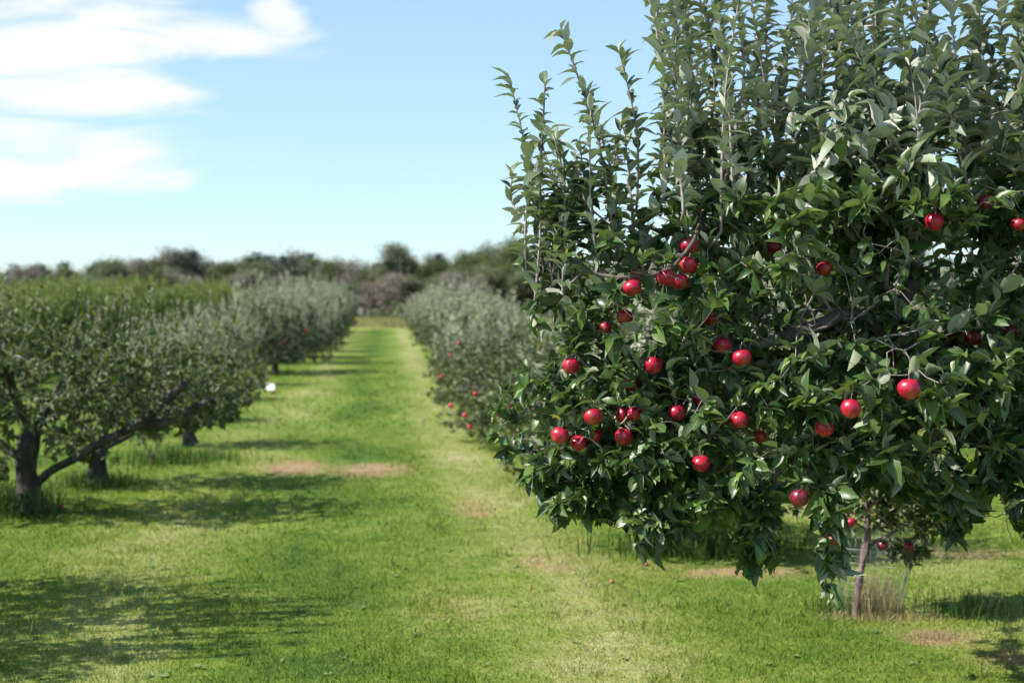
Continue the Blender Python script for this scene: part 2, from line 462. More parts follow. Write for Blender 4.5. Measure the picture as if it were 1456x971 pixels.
# ------------------------------------------------------------------ the near apple tree
LEAFLEN = .064
apples = [  # px, py, D, size, mesh, label, how hidden(0 open .. 1 deep)
 (980,349,5.0,1.0,0,'topmost red apple of the cluster of four beside the bare brown twig',0),
 (978,378,4.95,1.06,1,'red apple directly under the topmost one of the cluster of four',0),
 (948,395,4.9,1.0,2,'round red apple at the end of the bare curved twig',0),
 (967,401,4.97,1.0,3,'lowest red apple of the cluster of four by the curved twig',0),
 (899,409,4.9,1.02,1,'red apple with a pale leaf across it, hanging under the thin curved twig',0),
 (909,389,5.1,.95,0,'red apple mostly tucked above the one with a pale leaf across it',.5),
 (888,451,5.1,.95,2,'half hidden red apple below the thin curved twig on the left of the crown',.4),
 (812,520,5.05,.95,0,'red apple facing left, nearest the left edge of the crown at mid height',0),
 (929,519,4.95,1.0,1,'lone round red apple in the open middle of the left lobe',0),
 (1027,491,4.95,.95,2,'upper apple of the pair near the middle of the crown',.1),
 (1055,509,4.85,1.02,3,'brighter lower apple of the pair near the middle of the crown',0),
 (843,592,4.9,1.0,1,'large glossy red apple above the low row of apples on the left',0),
 (796,619,4.95,.98,2,'leftmost low red apple over the mown path',0),
 (822,630,5.0,.9,0,'red apple just right of the leftmost low one',.1),
 (846,620,5.1,.85,3,'small shaded red apple behind and below the large glossy one',.4),
 (887,590,5.05,.92,0,'darker half of a touching pair of apples in the lower left lobe',.2),
 (903,588,4.97,.8,1,'brighter right half of a touching pair in the lower left lobe',0),
 (887,621,4.95,.95,2,'red apple split by a leaf, below the touching pair',.25),
 (962,587,4.95,1.0,3,'red apple under a tuft of dry fruit stalks at the lower centre',.15),
 (994,565,5.0,.8,0,'narrow looking red apple half turned behind a leaf, lower centre',.3),
 (1051,597,4.8,.95,1,'dark glossy red apple hanging under a star of leaves, lower centre',0),
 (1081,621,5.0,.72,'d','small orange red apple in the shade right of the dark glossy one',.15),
 (997,659,4.85,1.0,0,'shaded wine red apple alone in the dark lower crown',.1),
 (1292,553,4.5,1.1,2,'biggest bright red apple, with a bitten looking lower rim, under two upright leaves',0),
 (1210,581,4.5,1.0,3,'bright red apple with a pointed leaf rising in front of it',0),
 (1172,609,4.7,1.0,1,'red apple half covered by leaves, down left of the one with the pointed leaf',.4),
 (1329,315,4.8,1.0,2,'high apple catching the light in the upper right of the crown',0),
 (1402,287,5.0,.95,'w','dark apple in shade at the upper right, above a yellow leaf',.2),
 (1449,319,4.9,.85,0,'red apple cut by the right edge of the view near the yellow leaf',.2),
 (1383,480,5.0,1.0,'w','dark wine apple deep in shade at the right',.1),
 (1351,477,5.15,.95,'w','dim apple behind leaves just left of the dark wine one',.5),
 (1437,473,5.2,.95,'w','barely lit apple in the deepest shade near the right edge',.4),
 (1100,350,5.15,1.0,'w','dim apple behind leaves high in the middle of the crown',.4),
 (1171,382,5.1,.9,0,'partly hidden red apple above the dark bare limb',.5),
 (1137,708,4.75,1.0,'w','dark red apple low over the gap between two hanging sprays',.1),
 (1186,768,4.75,.85,'d','orange red apple on the lowest hanging spray beside the young tree',.3),
 (899,547,5.1,.85,0,'sliver of a red apple below the lone one in the left lobe',.6),
 (1010,454,5.05,.8,'d','orange apple with a green side near the centre of the crown',.3),
 (861,466,5.1,.7,3,'tiny glimpse of red apple between leaves at the left lobe',.6),
]
apple_pos = np.array([P(a[0], a[1], a[2]) for a in apples])

rng = np.random.default_rng(7)
def blob(px, py, D, rx, ry, rd, n, shell=.45):
    s = D/F
    return ell_points(rng, n, P(px, py, D), (rx*s, rd, ry*s), shell)
att = np.concatenate([
    blob(1290, 355, 5.7, 430, 245, 1.05, 420, .3),
    blob(1230, 330, 5.6, 90, 60, .35, 50, .1), blob(1390, 320, 5.6, 80, 50, .35, 40, .1),
    blob(1120, 330, 5.3, 230, 210, .7, 230, .3),
    blob(930, 440, 5.2, 175, 150, .5, 210, .3),
    blob(870, 590, 5.2, 165, 105, .45, 170, .3),
    blob(830, 665, 5.2, 95, 55, .28, 45, .2),
    blob(830, 320, 5.2, 70, 95, .28, 45, .2),
    blob(1000, 640, 5.15, 170, 110, .5, 150, .3),
    blob(1230, 540, 5.15, 270, 120, .65, 260, .3),
    blob(1250, 640, 5.1, 190, 62, .45, 95, .3),
    blob(1420, 640, 5.1, 90, 110, .45, 90, .3),
    blob(1690, 480, 5.8, 360, 350, 1.15, 330, .35),
    blob(1450, 380, 6.4, 520, 260, .8, 200, .3),
    # drooping sprays
    blob(1075, 745, 4.95, 38, 66, .10, 34, .1),
    blob(930, 745, 5.0, 55, 40, .15, 34, .1),
    blob(820, 715, 5.1, 60, 28, .15, 26, .1),
    blob(1180, 755, 4.75, 22, 78, .06, 26, .1),
    blob(1330, 700, 4.9, 60, 30, .15, 14, .1),
    blob(1350, 735, 4.9, 25, 32, .10, 14, .1),
    blob(1450, 725, 4.8, 40, 60, .12, 14, .1),
])
# thin it out where the photograph shows the limb bare and the gaps below
qx, qy, qd = project(att)
keep = ~((qy > 660) & (qx > 1110) & (qx < 1150)) & ~((qy > 800) & (qx > 900) & (qx < 1500) & (qd < 8))
att = att[keep]
ends = {1075: (1078, 808, 4.92), 1180: (1176, 835, 4.72)}
extra = [P(1070,800,4.93), P(1104,796,4.9), P(1058,812,4.95), P(1176,830,4.72), P(1172,800,4.73), P(1186,780,4.74), P(925,778,5.0), P(905,755,5.0),
         P(795,735,5.1), P(810,715,5.1), P(715,560,5.2), P(708,585,5.2), P(705,620,5.2), P(722,640,5.2), P(748,672,5.2), P(1345,765,4.85), P(1300,690,4.9), P(1395,690,4.85)]
att = np.concatenate([att, np.array(extra), apple_pos+np.array([0, 0, .055])])
trunk = [P(1625, 1040, 5.6)-np.array([0, 0, .03]), P(1618, 940, 5.62), P(1590, 830, 5.65), P(1525, 720, 5.7), P(1425, 640, 5.7)]
scaf = [
 (trunk, None),
 ([P(1425, 640, 5.7), P(1330, 590, 5.6), P(1285, 545, 5.45), P(1262, 482, 5.3), P(1215, 446, 5.2), P(1150, 468, 5.15), P(1040, 500, 5.2), P(960, 505, 5.25), P(880, 520, 5.25)], 1),
 ([P(1262, 482, 5.3), P(1275, 440, 5.25), P(1300, 400, 5.3), P(1310, 300, 5.5)], 1),
 ([P(1425, 640, 5.7), P(1425, 520, 5.8), P(1400, 380, 5.9), P(1380, 240, 5.9)], 1),
 ([P(1525, 720, 5.7), P(1590, 600, 5.8), P(1680, 500, 5.9), P(1780, 380, 5.9)], 1),
 ([P(1330, 590, 5.6), P(1200, 560, 5.8), P(1120, 430, 5.9), P(1080, 300, 5.8)], 1),
 ([P(1040, 500, 5.2), P(1010, 400, 5.2), P(1000, 300, 5.25), P(985, 200, 5.3)], 1),
 ([P(1000, 300, 5.25), P(985, 345, 4.95), P(955, 382, 4.92)], 1),
 ([P(955, 382, 4.92), P(925, 392, 4.9), P(880, 395, 4.92), P(830, 383, 4.98), P(800, 355, 5.05), P(770, 300, 5.1)], 1),
 ([P(1330, 590, 5.6), P(1200, 650, 5.3), P(1050, 660, 5.2), P(930, 680, 5.2), P(840, 700, 5.15)], 1),
 ([P(1420, 520, 5.8), P(1450, 430, 6.2), P(1430, 250, 6.5)], 1),
]
pos, par, plen, tips, ntrunk, nscaf = grow(rng, scaf, att, step=.06, bf=.22, wiggle=.25)
# long upright shoots from the top of the crown
shoot_list = []
def shoot(pts):
    shoot_list.append(np.asarray(pts))
for t0, t1, D in [((725,112),(770,330),5.15), ((775,120),(760,300),5.2), ((798,42),(870,330),5.1), ((832,130),(880,330),5.15), ((880,72),(905,300),5.2), ((925,-10),(945,270),5.1),
                  ((745,350),(790,420),5.2), ((818,225),(850,380),5.2), ((968,-60),(985,260),5.2), ((1005,20),(985,250),5.3), ((1040,-40),(1030,260),5.1), ((955,90),(965,270),5.3)]:
    a = P(t1[0], t1[1], D); b = P(t0[0], t0[1], D+rng.uniform(-.1, .1)); m = (a+b)/2+rng.normal(0, .02, 3)+np.array([.02, 0, .0])
    shoot([a, m, b])
for k in range(15):
    px = rng.uniform(735, 985); D = rng.uniform(4.95, 5.55); y0 = rng.uniform(300, 430)
    top_ = np.interp(px, [735, 800, 870, 925, 985], [215, 150, 130, 60, 0])
    y1 = rng.uniform(top_, top_+130); a = P(px, y0, D); b = P(px-rng.uniform(-8, 38), y1, D)+np.array([0, rng.normal(0, .06), 0])
    shoot([a, (a+b)/2+rng.normal(0, .025, 3), b])
for k in range(165):
    px = rng.uniform(960, 1950); D = rng.uniform(4.85, 6.6)
    y0 = rng.uniform(130, 330); y1 = y0-rng.uniform(60, 430)
    if px < 1120: y0 = min(y0+60, 330); y1 = max(y1, -120)
    a = P(px, y0, D); L = rng.normal(0, .16)
    b = P(px, y1, D)+np.array([L-.03, rng.normal(0, .12), 0])
    m = (a+b)/2+rng.normal(0, .02, 3)
    shoot([a, m, b])
P0 = pos.copy(); nn = len(pos)
sp_pos, sp_par = [pos], [par]; shoot_nodes = []
for s_ in shoot_list:
    nd = poly_nodes(s_, .05)
    d = np.linalg.norm(P0[nscaf:nn]-nd[0], axis=1); j = nscaf+int(np.argmin(d))
    lk = P0[j]*.5+nd[0]*.5
    nd = np.concatenate([[lk], nd]) if d.min() > .08 else nd
    sp_pos.append(nd); pr = np.arange(nn-1, nn-1+len(nd)); pr[0] = j
    sp_par.append(pr); shoot_nodes.append(np.arange(nn, nn+len(nd))); nn += len(nd)
pos = np.concatenate(sp_pos); par = np.concatenate(sp_par)
is_shoot = np.zeros(nn, bool); is_shoot[np.concatenate(shoot_nodes)] = True
rmin = np.full(nn, .0013)
r = radii_of(pos, par, .0015, 2.05, rmin)
for ids in shoot_nodes: r[ids] = np.maximum(r[ids], np.linspace(.0062, .0022, len(ids)))
r[:ntrunk] = np.maximum(r[:ntrunk], np.linspace(.125, .085, ntrunk))
for i in range(ntrunk, nscaf): r[i] = max(r[i], .006)
d_l = np.linalg.norm(pos-P(1262, 482, 5.3), axis=1)
near_limb = np.where((np.arange(nn) < nscaf) & (d_l < .45) & (np.arange(nn) >= ntrunk))[0]
r[near_limb] = np.maximum(r[near_limb], .026)

def build_tree(root, pos, par, r, trunk_pts, trunk_r, origin, tw_mat, bk_mat, nscaf, thick=.012, sides=(9, 6, 4)):
    """trunk part, limbs part, twigs part"""
    tb = Bag(); n = len(trunk_pts)
    rr = np.asarray(trunk_r)*(1+.10*np.sin(np.arange(n)*1.7))
    rr[0] *= 1.35
    tv, tq, tt = tube(trunk_pts, rr, 14)
    a = np.arange(len(tv))
    tv = tv+np.random.default_rng(3).normal(0, .0035*max(1, rr[0]/.08), tv.shape)
    tb.add(tv-origin, tq, tt)
    link('trunk', tb.mesh('trunk'), bk_mat, root)
    b1, b2 = Bag(), Bag()
    for ch in chains(par, r):
        if len(ch) < 2: continue
        idx = np.array(ch)
        if idx[-1] < n and idx[0] < n: continue
        idx = idx[~((idx < n) & (np.roll(idx, -1) < n))] if idx[0] < n else idx
        if len(idx) < 2: continue
        rad = r[idx].copy()
        if len(ch) > 1: rad[0] = min(rad[0], rad[1]*1.3)
        big = rad[1] > thick
        (b1 if big else b2).tube(pos[idx]-origin, rad, 8 if big else (5 if rad[1] > .004 else 4))
    if b1.n: link('limb', b1.mesh('limb'), bk_mat, root)
    if b2.n: link('twigs', b2.mesh('twigs'), tw_mat, root)

base = trunk[0]
rootN = empty('apple_tree', base)
tag(rootN, 'large apple tree heavy with red apples, tall upright shoots on top', 'apple tree', None)
tp = poly_nodes(trunk, .06)
build_tree(rootN, pos, par, r, tp, np.linspace(.125, .085, len(tp)), base, M['twig'], M['bark'], nscaf)

# leaves
s1, d1, i1 = leaf_sites(rng, pos[:len(P0)], par[:len(P0)], r[:len(P0)], .0062, .0118)
def clumpy(p, rg_, f=5.5):
    v = 0
    for k_ in range(6):
        w_ = rg_.normal(0, f, 3); v = v+np.sin(p@w_+rg_.uniform(0, 6.28))
    return v/6
cl = clumpy(s1, np.random.default_rng(4)); kk = (rng.random(len(s1)) < np.clip(.60+1.7*cl, .06, 1.0)) | (project(s1)[1] > 685)
s1, d1, i1 = s1[kk], d1[kk], i1[kk]
ld1, nm1 = leaf_orient(rng, d1, (30, 80), .42, 1.0, .5)
# hanging sprays: leaves follow gravity
qx, qy, qd = project(s1)
low = qy > 650
ld1[low] = norm(ld1[low]+np.array([0, 0, -.5])); nm1[low] = norm(nm1[low]+np.array([-.3, -.3, 0])+rng.normal(0, .4, (low.sum(), 3)))
# tip rosettes
tb_ = np.repeat(tips, 10); td = norm(pos[tb_]-pos[par[tb_]])
s2 = pos[tb_]+rng.normal(0, .004, (len(tb_), 3)); ld2, nm2 = leaf_orient(rng, td, (25, 85), .35, 1.0, .4)
cl2 = clumpy(s2, np.random.default_rng(4)); kk = (rng.random(len(s2)) < np.clip(.75+1.6*cl2, .12, 1.0)) | (project(s2)[1] > 670)
s2, ld2, nm2 = s2[kk], ld2[kk], nm2[kk]
q2 = project(s2)[1] > 650
ld2[q2] = norm(ld2[q2]+np.array([0, 0, -.6])); nm2[q2] = norm(nm2[q2]+np.array([-.3, -.3, 0])+rng.normal(0, .4, (q2.sum(), 3)))
# shoots
ss, sd = [], []
for ids in shoot_nodes:
    p = pos[ids]; L = np.concatenate([[0], np.cumsum(np.linalg.norm(np.diff(p, axis=0), axis=1))])
    k = int(L[-1]/.0145); t = np.linspace(0.02, L[-1], k)
    q = np.stack([np.interp(t, L, p[:, c]) for c in range(3)], 1)
    ss.append(q); sd.append(norm(np.gradient(q, axis=0)))
s3 = np.concatenate(ss); d3 = np.concatenate(sd); ld3, nm3 = leaf_orient(rng, d3, (28, 62), .12, .9, .25)
side = norm(ld3-(ld3*d3).sum(1, keepdims=True)*d3)
nm3 = norm(d3*1.0-side*.5+rng.normal(0, .25, d3.shape))
S = np.concatenate([s1, s2, s3]); LD = np.concatenate([ld1, ld2, ld3]); NM = np.concatenate([nm1, nm2, nm3])
n3 = len(s3)
ish = np.zeros(len(S), bool); ish[-n3:] = True
ish |= (project(S)[1] < 215+120*(rng.random(len(S))-.5))
LN = LEAFLEN*np.clip(rng.normal(1, .25, len(S)), .4, 1.6); LN[ish] *= 1.08
lob = project(S)[0]; LN *= np.interp(lob, [700, 1050, 1250], [.86, .95, 1.14]); WD = LN*rng.uniform(.46, .66, len(S))
# keep the fruit and the bare limb free of leaves
cx, cy, cd = project(S+LD*LN[:, None]*.5)
keep = np.ones(len(S), bool)
cen = S+LD*LN[:, None]*.5
for a, ap in zip(apples, apple_pos):
    rad = .0325*a[3]
    keep &= np.linalg.norm(cen-ap, axis=1) > rad*1.1
    ax, ay, ad = project(ap[None]); pr = rad/ad[0]*F
    m = (cd < ad[0]+.02) & (np.hypot(cx-ax[0], cy-ay[0]) < pr*(1.0+.25*(1-a[6])) + LN*.28/cd*F)
    keep &= ~(m & (rng.random(len(S)) > a[6]*.55))
    # light reaches an apple that hangs in the open
    if a[6] < .35:
        v = cen-ap; sun = norm(np.array([-.62, -.16, .76])); tt = v@sun
        dist = np.linalg.norm(v-tt[:, None]*sun, axis=1)
        keep &= ~((tt > 0) & (tt < .8) & (dist < rad*1.1) & (rng.random(len(S)) > .25))
for (x0, x1, y0, y1, pr_) in [(1145, 1255, 432, 482, .97), (1262, 1300, 455, 550, .85), (860, 960, 372, 402, .75), (800, 862, 350, 392, .6), (955, 1000, 300, 388, .6)]:
    m = (cx > x0) & (cx < x1) & (cy > y0) & (cy < y1) & (cd < 5.6)
    keep &= ~(m & (rng.random(len(S)) < pr_))
ol = [(640, 600), (700, 640), (745, 690), (800, 745), (860, 735), (900, 755), (925, 795), (955, 765), (1030, 770), (1055, 822), (1105, 815), (1112, 705), (1150, 690), (1162, 730), (1168, 860), (1192, 862), (1205, 760), (1235, 705), (1325, 700), (1345, 768), (1385, 745), (1410, 690), (1436, 720), (1462, 800), (1600, 800)]
keep &= cy < np.interp(cx, [o_[0] for o_ in ol], [o_[1] for o_ in ol])+rng.normal(0, 8, len(S))
keep &= ~((cy > 690) & (cx > 1200) & (cx < 1440) & (rng.random(len(S)) < .45))
S, LD, NM, LN, WD = S[keep], LD[keep], NM[keep], LN[keep], WD[keep]
print('near leaves', len(S))
ish = ish[keep]
link('foliage', leaves_mesh(rng, (S-base)[~ish], LD[~ish], NM[~ish], LN[~ish], WD[~ish], True, .30, .55), M['leaf_near'], rootN)
link('shoot_foliage', leaves_mesh(rng, (S-base)[ish], LD[ish], NM[ish], LN[ish], WD[ish], True, .48, .75), M['leaf_shoot'], rootN)

arng = np.random.default_rng(21)
for a, ap in zip(apples, apple_pos):
    me = {'d': apple_dull, 'w': apple_wine_shaded}.get(a[4]) or apple_meshes[a[4]]
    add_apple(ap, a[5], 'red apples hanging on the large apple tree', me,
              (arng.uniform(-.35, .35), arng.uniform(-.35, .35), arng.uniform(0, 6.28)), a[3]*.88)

# ------------------------------------------------------------------ generic orchard trees
def orchard_tree(seed, trunk_pts, trunk_r, limbs, ells, shoots, leafmat, leaflen, tw, bk, spacing=.03, rmax=.006, r0=.002, expo=2.1,
                 step=.09, per_tip=7, bf=.25, name='apple_tree', origin=(0, 0, 0), extra=None, sh_sp=.03, droop=0.0, limb_k=.28, prune=(), shootmat=None, sh_ang=(12, 45)):
    rg = np.random.default_rng(seed)
    at_ = np.concatenate([ell_points(rg, n, c, rd, sh) for (c, rd, n, sh) in ells])
    at_ = at_[at_[:, 2] > origin[2]+.25]
    if extra is not None: at_ = np.concatenate([at_, np.asarray(extra)])
    sc_ = [(trunk_pts, None)]+[(l, 1) for l in limbs]
    pos, par, plen, tips, nt_, ns_ = grow(rg, sc_, at_, step=step, bf=bf, wiggle=.3)
    n0 = len(pos); nn = n0; pp, pa, sn = [pos], [par], []
    for (a, b) in shoots(rg) if callable(shoots) else shoots:
        nd = poly_nodes([a, (np.asarray(a)+b)/2+rg.normal(0, .03, 3), b], .1)
        d = np.linalg.norm(pos[ns_:n0]-nd[0], axis=1); j = ns_+int(np.argmin(d))
        pr = np.arange(nn-1, nn-1+len(nd)); pr[0] = j
        pp.append(nd); pa.append(pr); sn.append(np.arange(nn, nn+len(nd))); nn += len(nd)
    pos = np.concatenate(pp); par = np.concatenate(pa)
    r = radii_of(pos, par, r0, expo)
    r[:nt_] = np.maximum(r[:nt_], np.linspace(trunk_r, trunk_r*.75, nt_))
    for i in range(nt_, ns_): r[i] = max(r[i], trunk_r*limb_k)
    org = np.asarray(origin, float)
    root = empty(name, org)
    tpn = poly_nodes(trunk_pts, step)
    build_tree(root, pos, par, r, tpn, np.linspace(trunk_r, trunk_r*.75, len(tpn)), org, tw, bk, ns_)
    s1, d1, _ = leaf_sites(rg, pos[:n0], par[:n0], r[:n0], rmax, spacing)
    l1, m1 = leaf_orient(rg, d1, (30, 80), .25, 1.0, .5)
    tb = np.repeat(tips, per_tip); td = norm(pos[tb]-pos[par[tb]])
    s2 = pos[tb]+rg.normal(0, .012, (len(tb), 3)); l2, m2 = leaf_orient(rg, td, (20, 85), .2, 1.0, .5)
    if droop:
        l1 = norm(l1+np.array([0, 0, -droop])); l2 = norm(l2+np.array([0, 0, -droop]))
    Ss, Ls, Ns = [s1, s2], [l1, l2], [m1, m2]
    for ids in sn:
        p = pos[ids]; L = np.concatenate([[0], np.cumsum(np.linalg.norm(np.diff(p, axis=0), axis=1))])
        k = max(2, int(L[-1]/sh_sp)); t = np.linspace(0.0, L[-1], k)
        q = np.stack([np.interp(t, L, p[:, c]) for c in range(3)], 1); dd = norm(np.gradient(q, axis=0))
        l3, _n = leaf_orient(rg, dd, sh_ang, .15, .9, .3); side = norm(l3-(l3*dd).sum(1, keepdims=True)*dd)
        Ss.append(q); Ls.append(l3); Ns.append(norm(dd-side*.6+rg.normal(0, .3, dd.shape)))
    S = np.concatenate(Ss); LDv = np.concatenate(Ls); NMv = np.concatenate(Ns)
    ish_ = np.arange(len(S)) >= len(s1)+len(s2)
    k = S[:, 2] > org[2]+.05
    if len(prune):
        ux, uy, ud = project(S)
        for (x0, y0, x1, y1, hw, pr_) in prune:
            e = np.array([x1-x0, y1-y0]); l2 = (e**2).sum()
            t = np.clip(((ux-x0)*e[0]+(uy-y0)*e[1])/l2, 0, 1)
            dd = np.hypot(ux-x0-t*e[0], uy-y0-t*e[1])
            k &= ~((dd < hw) & (rg.random(len(S)) < pr_))
    S, LDv, NMv, ish_ = S[k], LDv[k], NMv[k], ish_[k]
    LN = leaflen*rg.uniform(.65, 1.25, len(S)); WD = LN*rg.uniform(.42, .6, len(S))
    if shootmat is not None and ish_.any():
        link('shoot_foliage', leaves_mesh(rg, (S-org)[ish_], LDv[ish_], NMv[ish_], LN[ish_], WD[ish_]*.8, False, .25, .4), shootmat, root)
    else: ish_[:] = False
    link('foliage', leaves_mesh(rg, (S-org)[~ish_], LDv[~ish_], NMv[~ish_], LN[~ish_], WD[~ish_], False, .25, .4), leafmat, root)
    return root

def row_proto(seed, R=1.25, H=2.55, leafmat='leaf_row', bushy=230, nshoot=110, leaflen=.088, sh_h=.75, low=.30, green=False):
    rg = np.random.default_rng(seed)
    tr = [(0, 0, -.05), (.02, .01, .3), (-.02, .03, .62)]
    limbs = []
    for k in range(5):
        a = k*1.257+rg.uniform(-.3, .3); c, s = math.cos(a), math.sin(a)
        limbs.append([tr[-1], (.3*c, .3*s, .85), (.65*c*R, .65*s*R, 1.1+rg.uniform(-.1, .2)), (.85*c*R, .85*s*R, 1.25)])
    top = H-sh_h*.75
    ells = [((0, 0, (top+low)/2), (R*.92, R*.92, (top-low)/2), bushy, .35)]
    for k in range(7):
        a = rg.uniform(0, 6.28)
        ells.append(((R*.7*math.cos(a), R*.7*math.sin(a), rg.uniform(low+.2, top-.2)), (R*.38, R*.38, .32), bushy//9, .2))
    for k in range(7):
        a = k*.9+rg.uniform(-.2, .2)
        ells.append(((R*.72*math.cos(a), R*.72*math.sin(a), low+.32), (R*.34, R*.34, .26), bushy//12, .1))
    def sh(rg2):
        out = []
        for _ in range(nshoot):
            a = rg2.uniform(0, 6.28); q = R*.95*math.sqrt(rg2.random())
            z0 = low+.45+(top-low-.45)*math.sqrt(max(0, 1-(q/R)**2))*rg2.uniform(.8, 1.0)
            p = np.array([q*math.cos(a), q*math.sin(a), z0])
            L = sh_h*rg2.uniform(.5, 1.25)*(1-.3*q/R)
            out.append((p, p+np.array([.22*L*math.cos(a)*q/R+rg2.normal(0, .05), .22*L*math.sin(a)*q/R+rg2.normal(0, .05), L])))
        return out
    return orchard_tree(seed, tr, .085, limbs, ells, sh, M[leafmat], leaflen, M['twig'], M['bark_row'], spacing=.045, step=.12, per_tip=7, sh_sp=.024, shootmat=M[leafmat+'_shoot'])

M['leaf_old_shoot'] = M['leaf_row']
low_protos = [row_proto(37, 1.45, 2.2, 'leaf_old', low=.10, bushy=340, nshoot=70), row_proto(38, 1.4, 2.3, 'leaf_old', low=.12, bushy=330, nshoot=80)]
skirt_protos = [row_proto(35, 1.42, 2.25, low=.12, bushy=330), row_proto(36, 1.35, 2.35, low=.15, bushy=300)]
row_protos = [row_proto(31), row_proto(32, 1.35, 2.45), row_proto(33, 1.15, 2.65, nshoot=125)]
used = set()
def place(protos, k, x, y, rz, s, label, group, sz=1.0):
    p = protos[k]
    if id(p) in used or p.name in used: o = copy_tree(p)
    else: o = p; used.add(p.name)
    o.location = (x, y, float(ground_z(x, y))-.01); o.rotation_euler = (0, 0, rz); o.scale = (s, s, s*sz)
    tag(o, label, 'apple tree', group)
    return o
prng = random.Random(5)
# right row, behind the near tree
G_R = 'apple trees of the right hand row'
right_row = [(9.6, 2.10, .80, 'shaded apple tree directly behind the large fruiting one, red apples under its low boughs'),
             (13.2, 2.15, .88, 'apple tree second behind the large one, hidden but for its low left boughs'),
             (17.6, 2.05, .92, 'low silvery apple tree right of the path with several red apples near the grass'),
             (22.6, 2.0, .98, 'grey green apple tree just beyond the one with red apples near the grass'),
             (27.5, 2.25, 1.0, 'third silvery apple tree beyond the large one seen whole along the path'),
             (32.5, 2.2, 1.02, 'tall brushy silver green apple tree halfway down the right row')]
for i, (D, x, s, lab) in enumerate(right_row):
    place(row_protos if i == 0 else low_protos if i < 4 else skirt_protos, i % 2, x, D, prng.uniform(0, 6), s, lab, G_R, [.9, .78, .62, .66, .76, .84][i])
y = 37.3
while y < 84:
    place(row_protos, prng.randrange(3), 2.3+prng.uniform(-.2, .2), y, prng.uniform(0, 6), prng.uniform(.95, 1.12), 'distant silvery apple tree in the line right of the grass path', G_R+' far off', prng.uniform(.78, .98)); y += prng.uniform(5.0, 6.2)
# left row, far part
G_L = 'apple trees of the left hand row'
for i, (D, x, s, lab) in enumerate([(21.8, -3.35, .60, 'low apple tree behind the third leaning trunk on the left, mostly screened by it'),
                     (26.5, -3.75, .66, 'grey green apple tree left of the small white sign'),
                     (31.2, -3.6, .74, 'apple tree beyond the white sign, its side silvered'),
                     (36.0, -2.75, .97, 'rounded silvery apple tree with a dark skirt, standing past the white sign')]):
    place(row_protos if i < 3 else skirt_protos, (i+1) % 2, x, D, prng.uniform(0, 6), s, lab, G_L, 1.0 if i < 3 else 1.15)
y = 41
while y < 84:
    place(skirt_protos+row_protos[:1], prng.randrange(3), -2.75+prng.uniform(-.2, .2), y, prng.uniform(0, 6), prng.uniform(.86, 1.02), 'distant silvery apple tree in the line left of the grass path', G_L+' far off', prng.uniform(1.0, 1.18)); y += prng.uniform(4.4, 5.2)
# row right beyond (x = 7.5)
y = 15
while y < 60:
    place(row_protos, prng.randrange(3), 7.6+prng.uniform(-.2, .2), y, prng.uniform(0, 6), prng.uniform(.9, 1.05), 'apple tree in the next row over, seen past the boughs of the large tree', 'apple trees of the next row to the right'); y += prng.uniform(4.6, 5.4)
# an unseen neighbour left of the view that casts the near shadow, and one more before the first tree
nb = place(row_protos, 1, -3.45, 7.35, 1.0, .95, 'apple tree nearest the camera on the left, throwing its shade on the near grass', G_L, 1.15)

green_protos = [row_proto(41, 1.5, 3.1, 'leaf_green', 230, 90, .13, .8, .5), row_proto(42, 1.6, 3.0, 'leaf_green', 230, 90, .13, .9, .5)]
y = 29
gi = 0
while y < 80:
    place(green_protos, gi % 2, -8.6+prng.uniform(-.25, .25), y, prng.uniform(0, 6), prng.uniform(.86, 1.10)*(.72+.16*(y-29)/51), 'fresh green apple tree in the hedge-like second row on the left', 'green apple trees of the second row to the left'); y += 3.3; gi += 1
y = 34
while y < 90:
    place(green_protos, gi % 2, -15+prng.uniform(-.3, .3), y, prng.uniform(0, 6), prng.uniform(1.0, 1.1)*(.74+.14*(y-34)/50), 'green apple tree showing over the second row on the left', 'green apple trees of the third row to the left'); y += 3.8; gi += 1

# ------------------------------------------------------------------ three old trees on the left
def old_tree(seed, label, trunk, tr_r, limbs, ells, shoots_px, D, extra=None, **kw):
    org = trunk[0]
    sh = []
    for (x0, y0, x1, y1, dd) in shoots_px: sh.append((P(x0, y0, dd), P(x1, y1, dd)))
    o = orchard_tree(seed, trunk, tr_r, limbs, ells, sh, M['leaf_old'], .060, M['twig'], M['bark_old'], spacing=.023, step=.08, per_tip=9, origin=org, extra=extra, r0=.0022, expo=2.15, **kw)
    tag(o, label, 'apple tree', G_L); return o
def E(px, py, D, rx, ry, rd, n, sh=.3):
    s = D/F; return (P(px, py, D), (rx*s, rd, ry*s), n, sh)
rgA = np.random.default_rng(5)
def rnd_shoots(n, x0, x1, yb, yt, Dm, rg):
    return [(x, yb+rg.uniform(-15, 15), x+rg.normal(0, 12), yt+rg.uniform(-18, 30), Dm+rg.uniform(-.7, .7)) for x in rg.uniform(x0, x1, n)]
D = 11.7
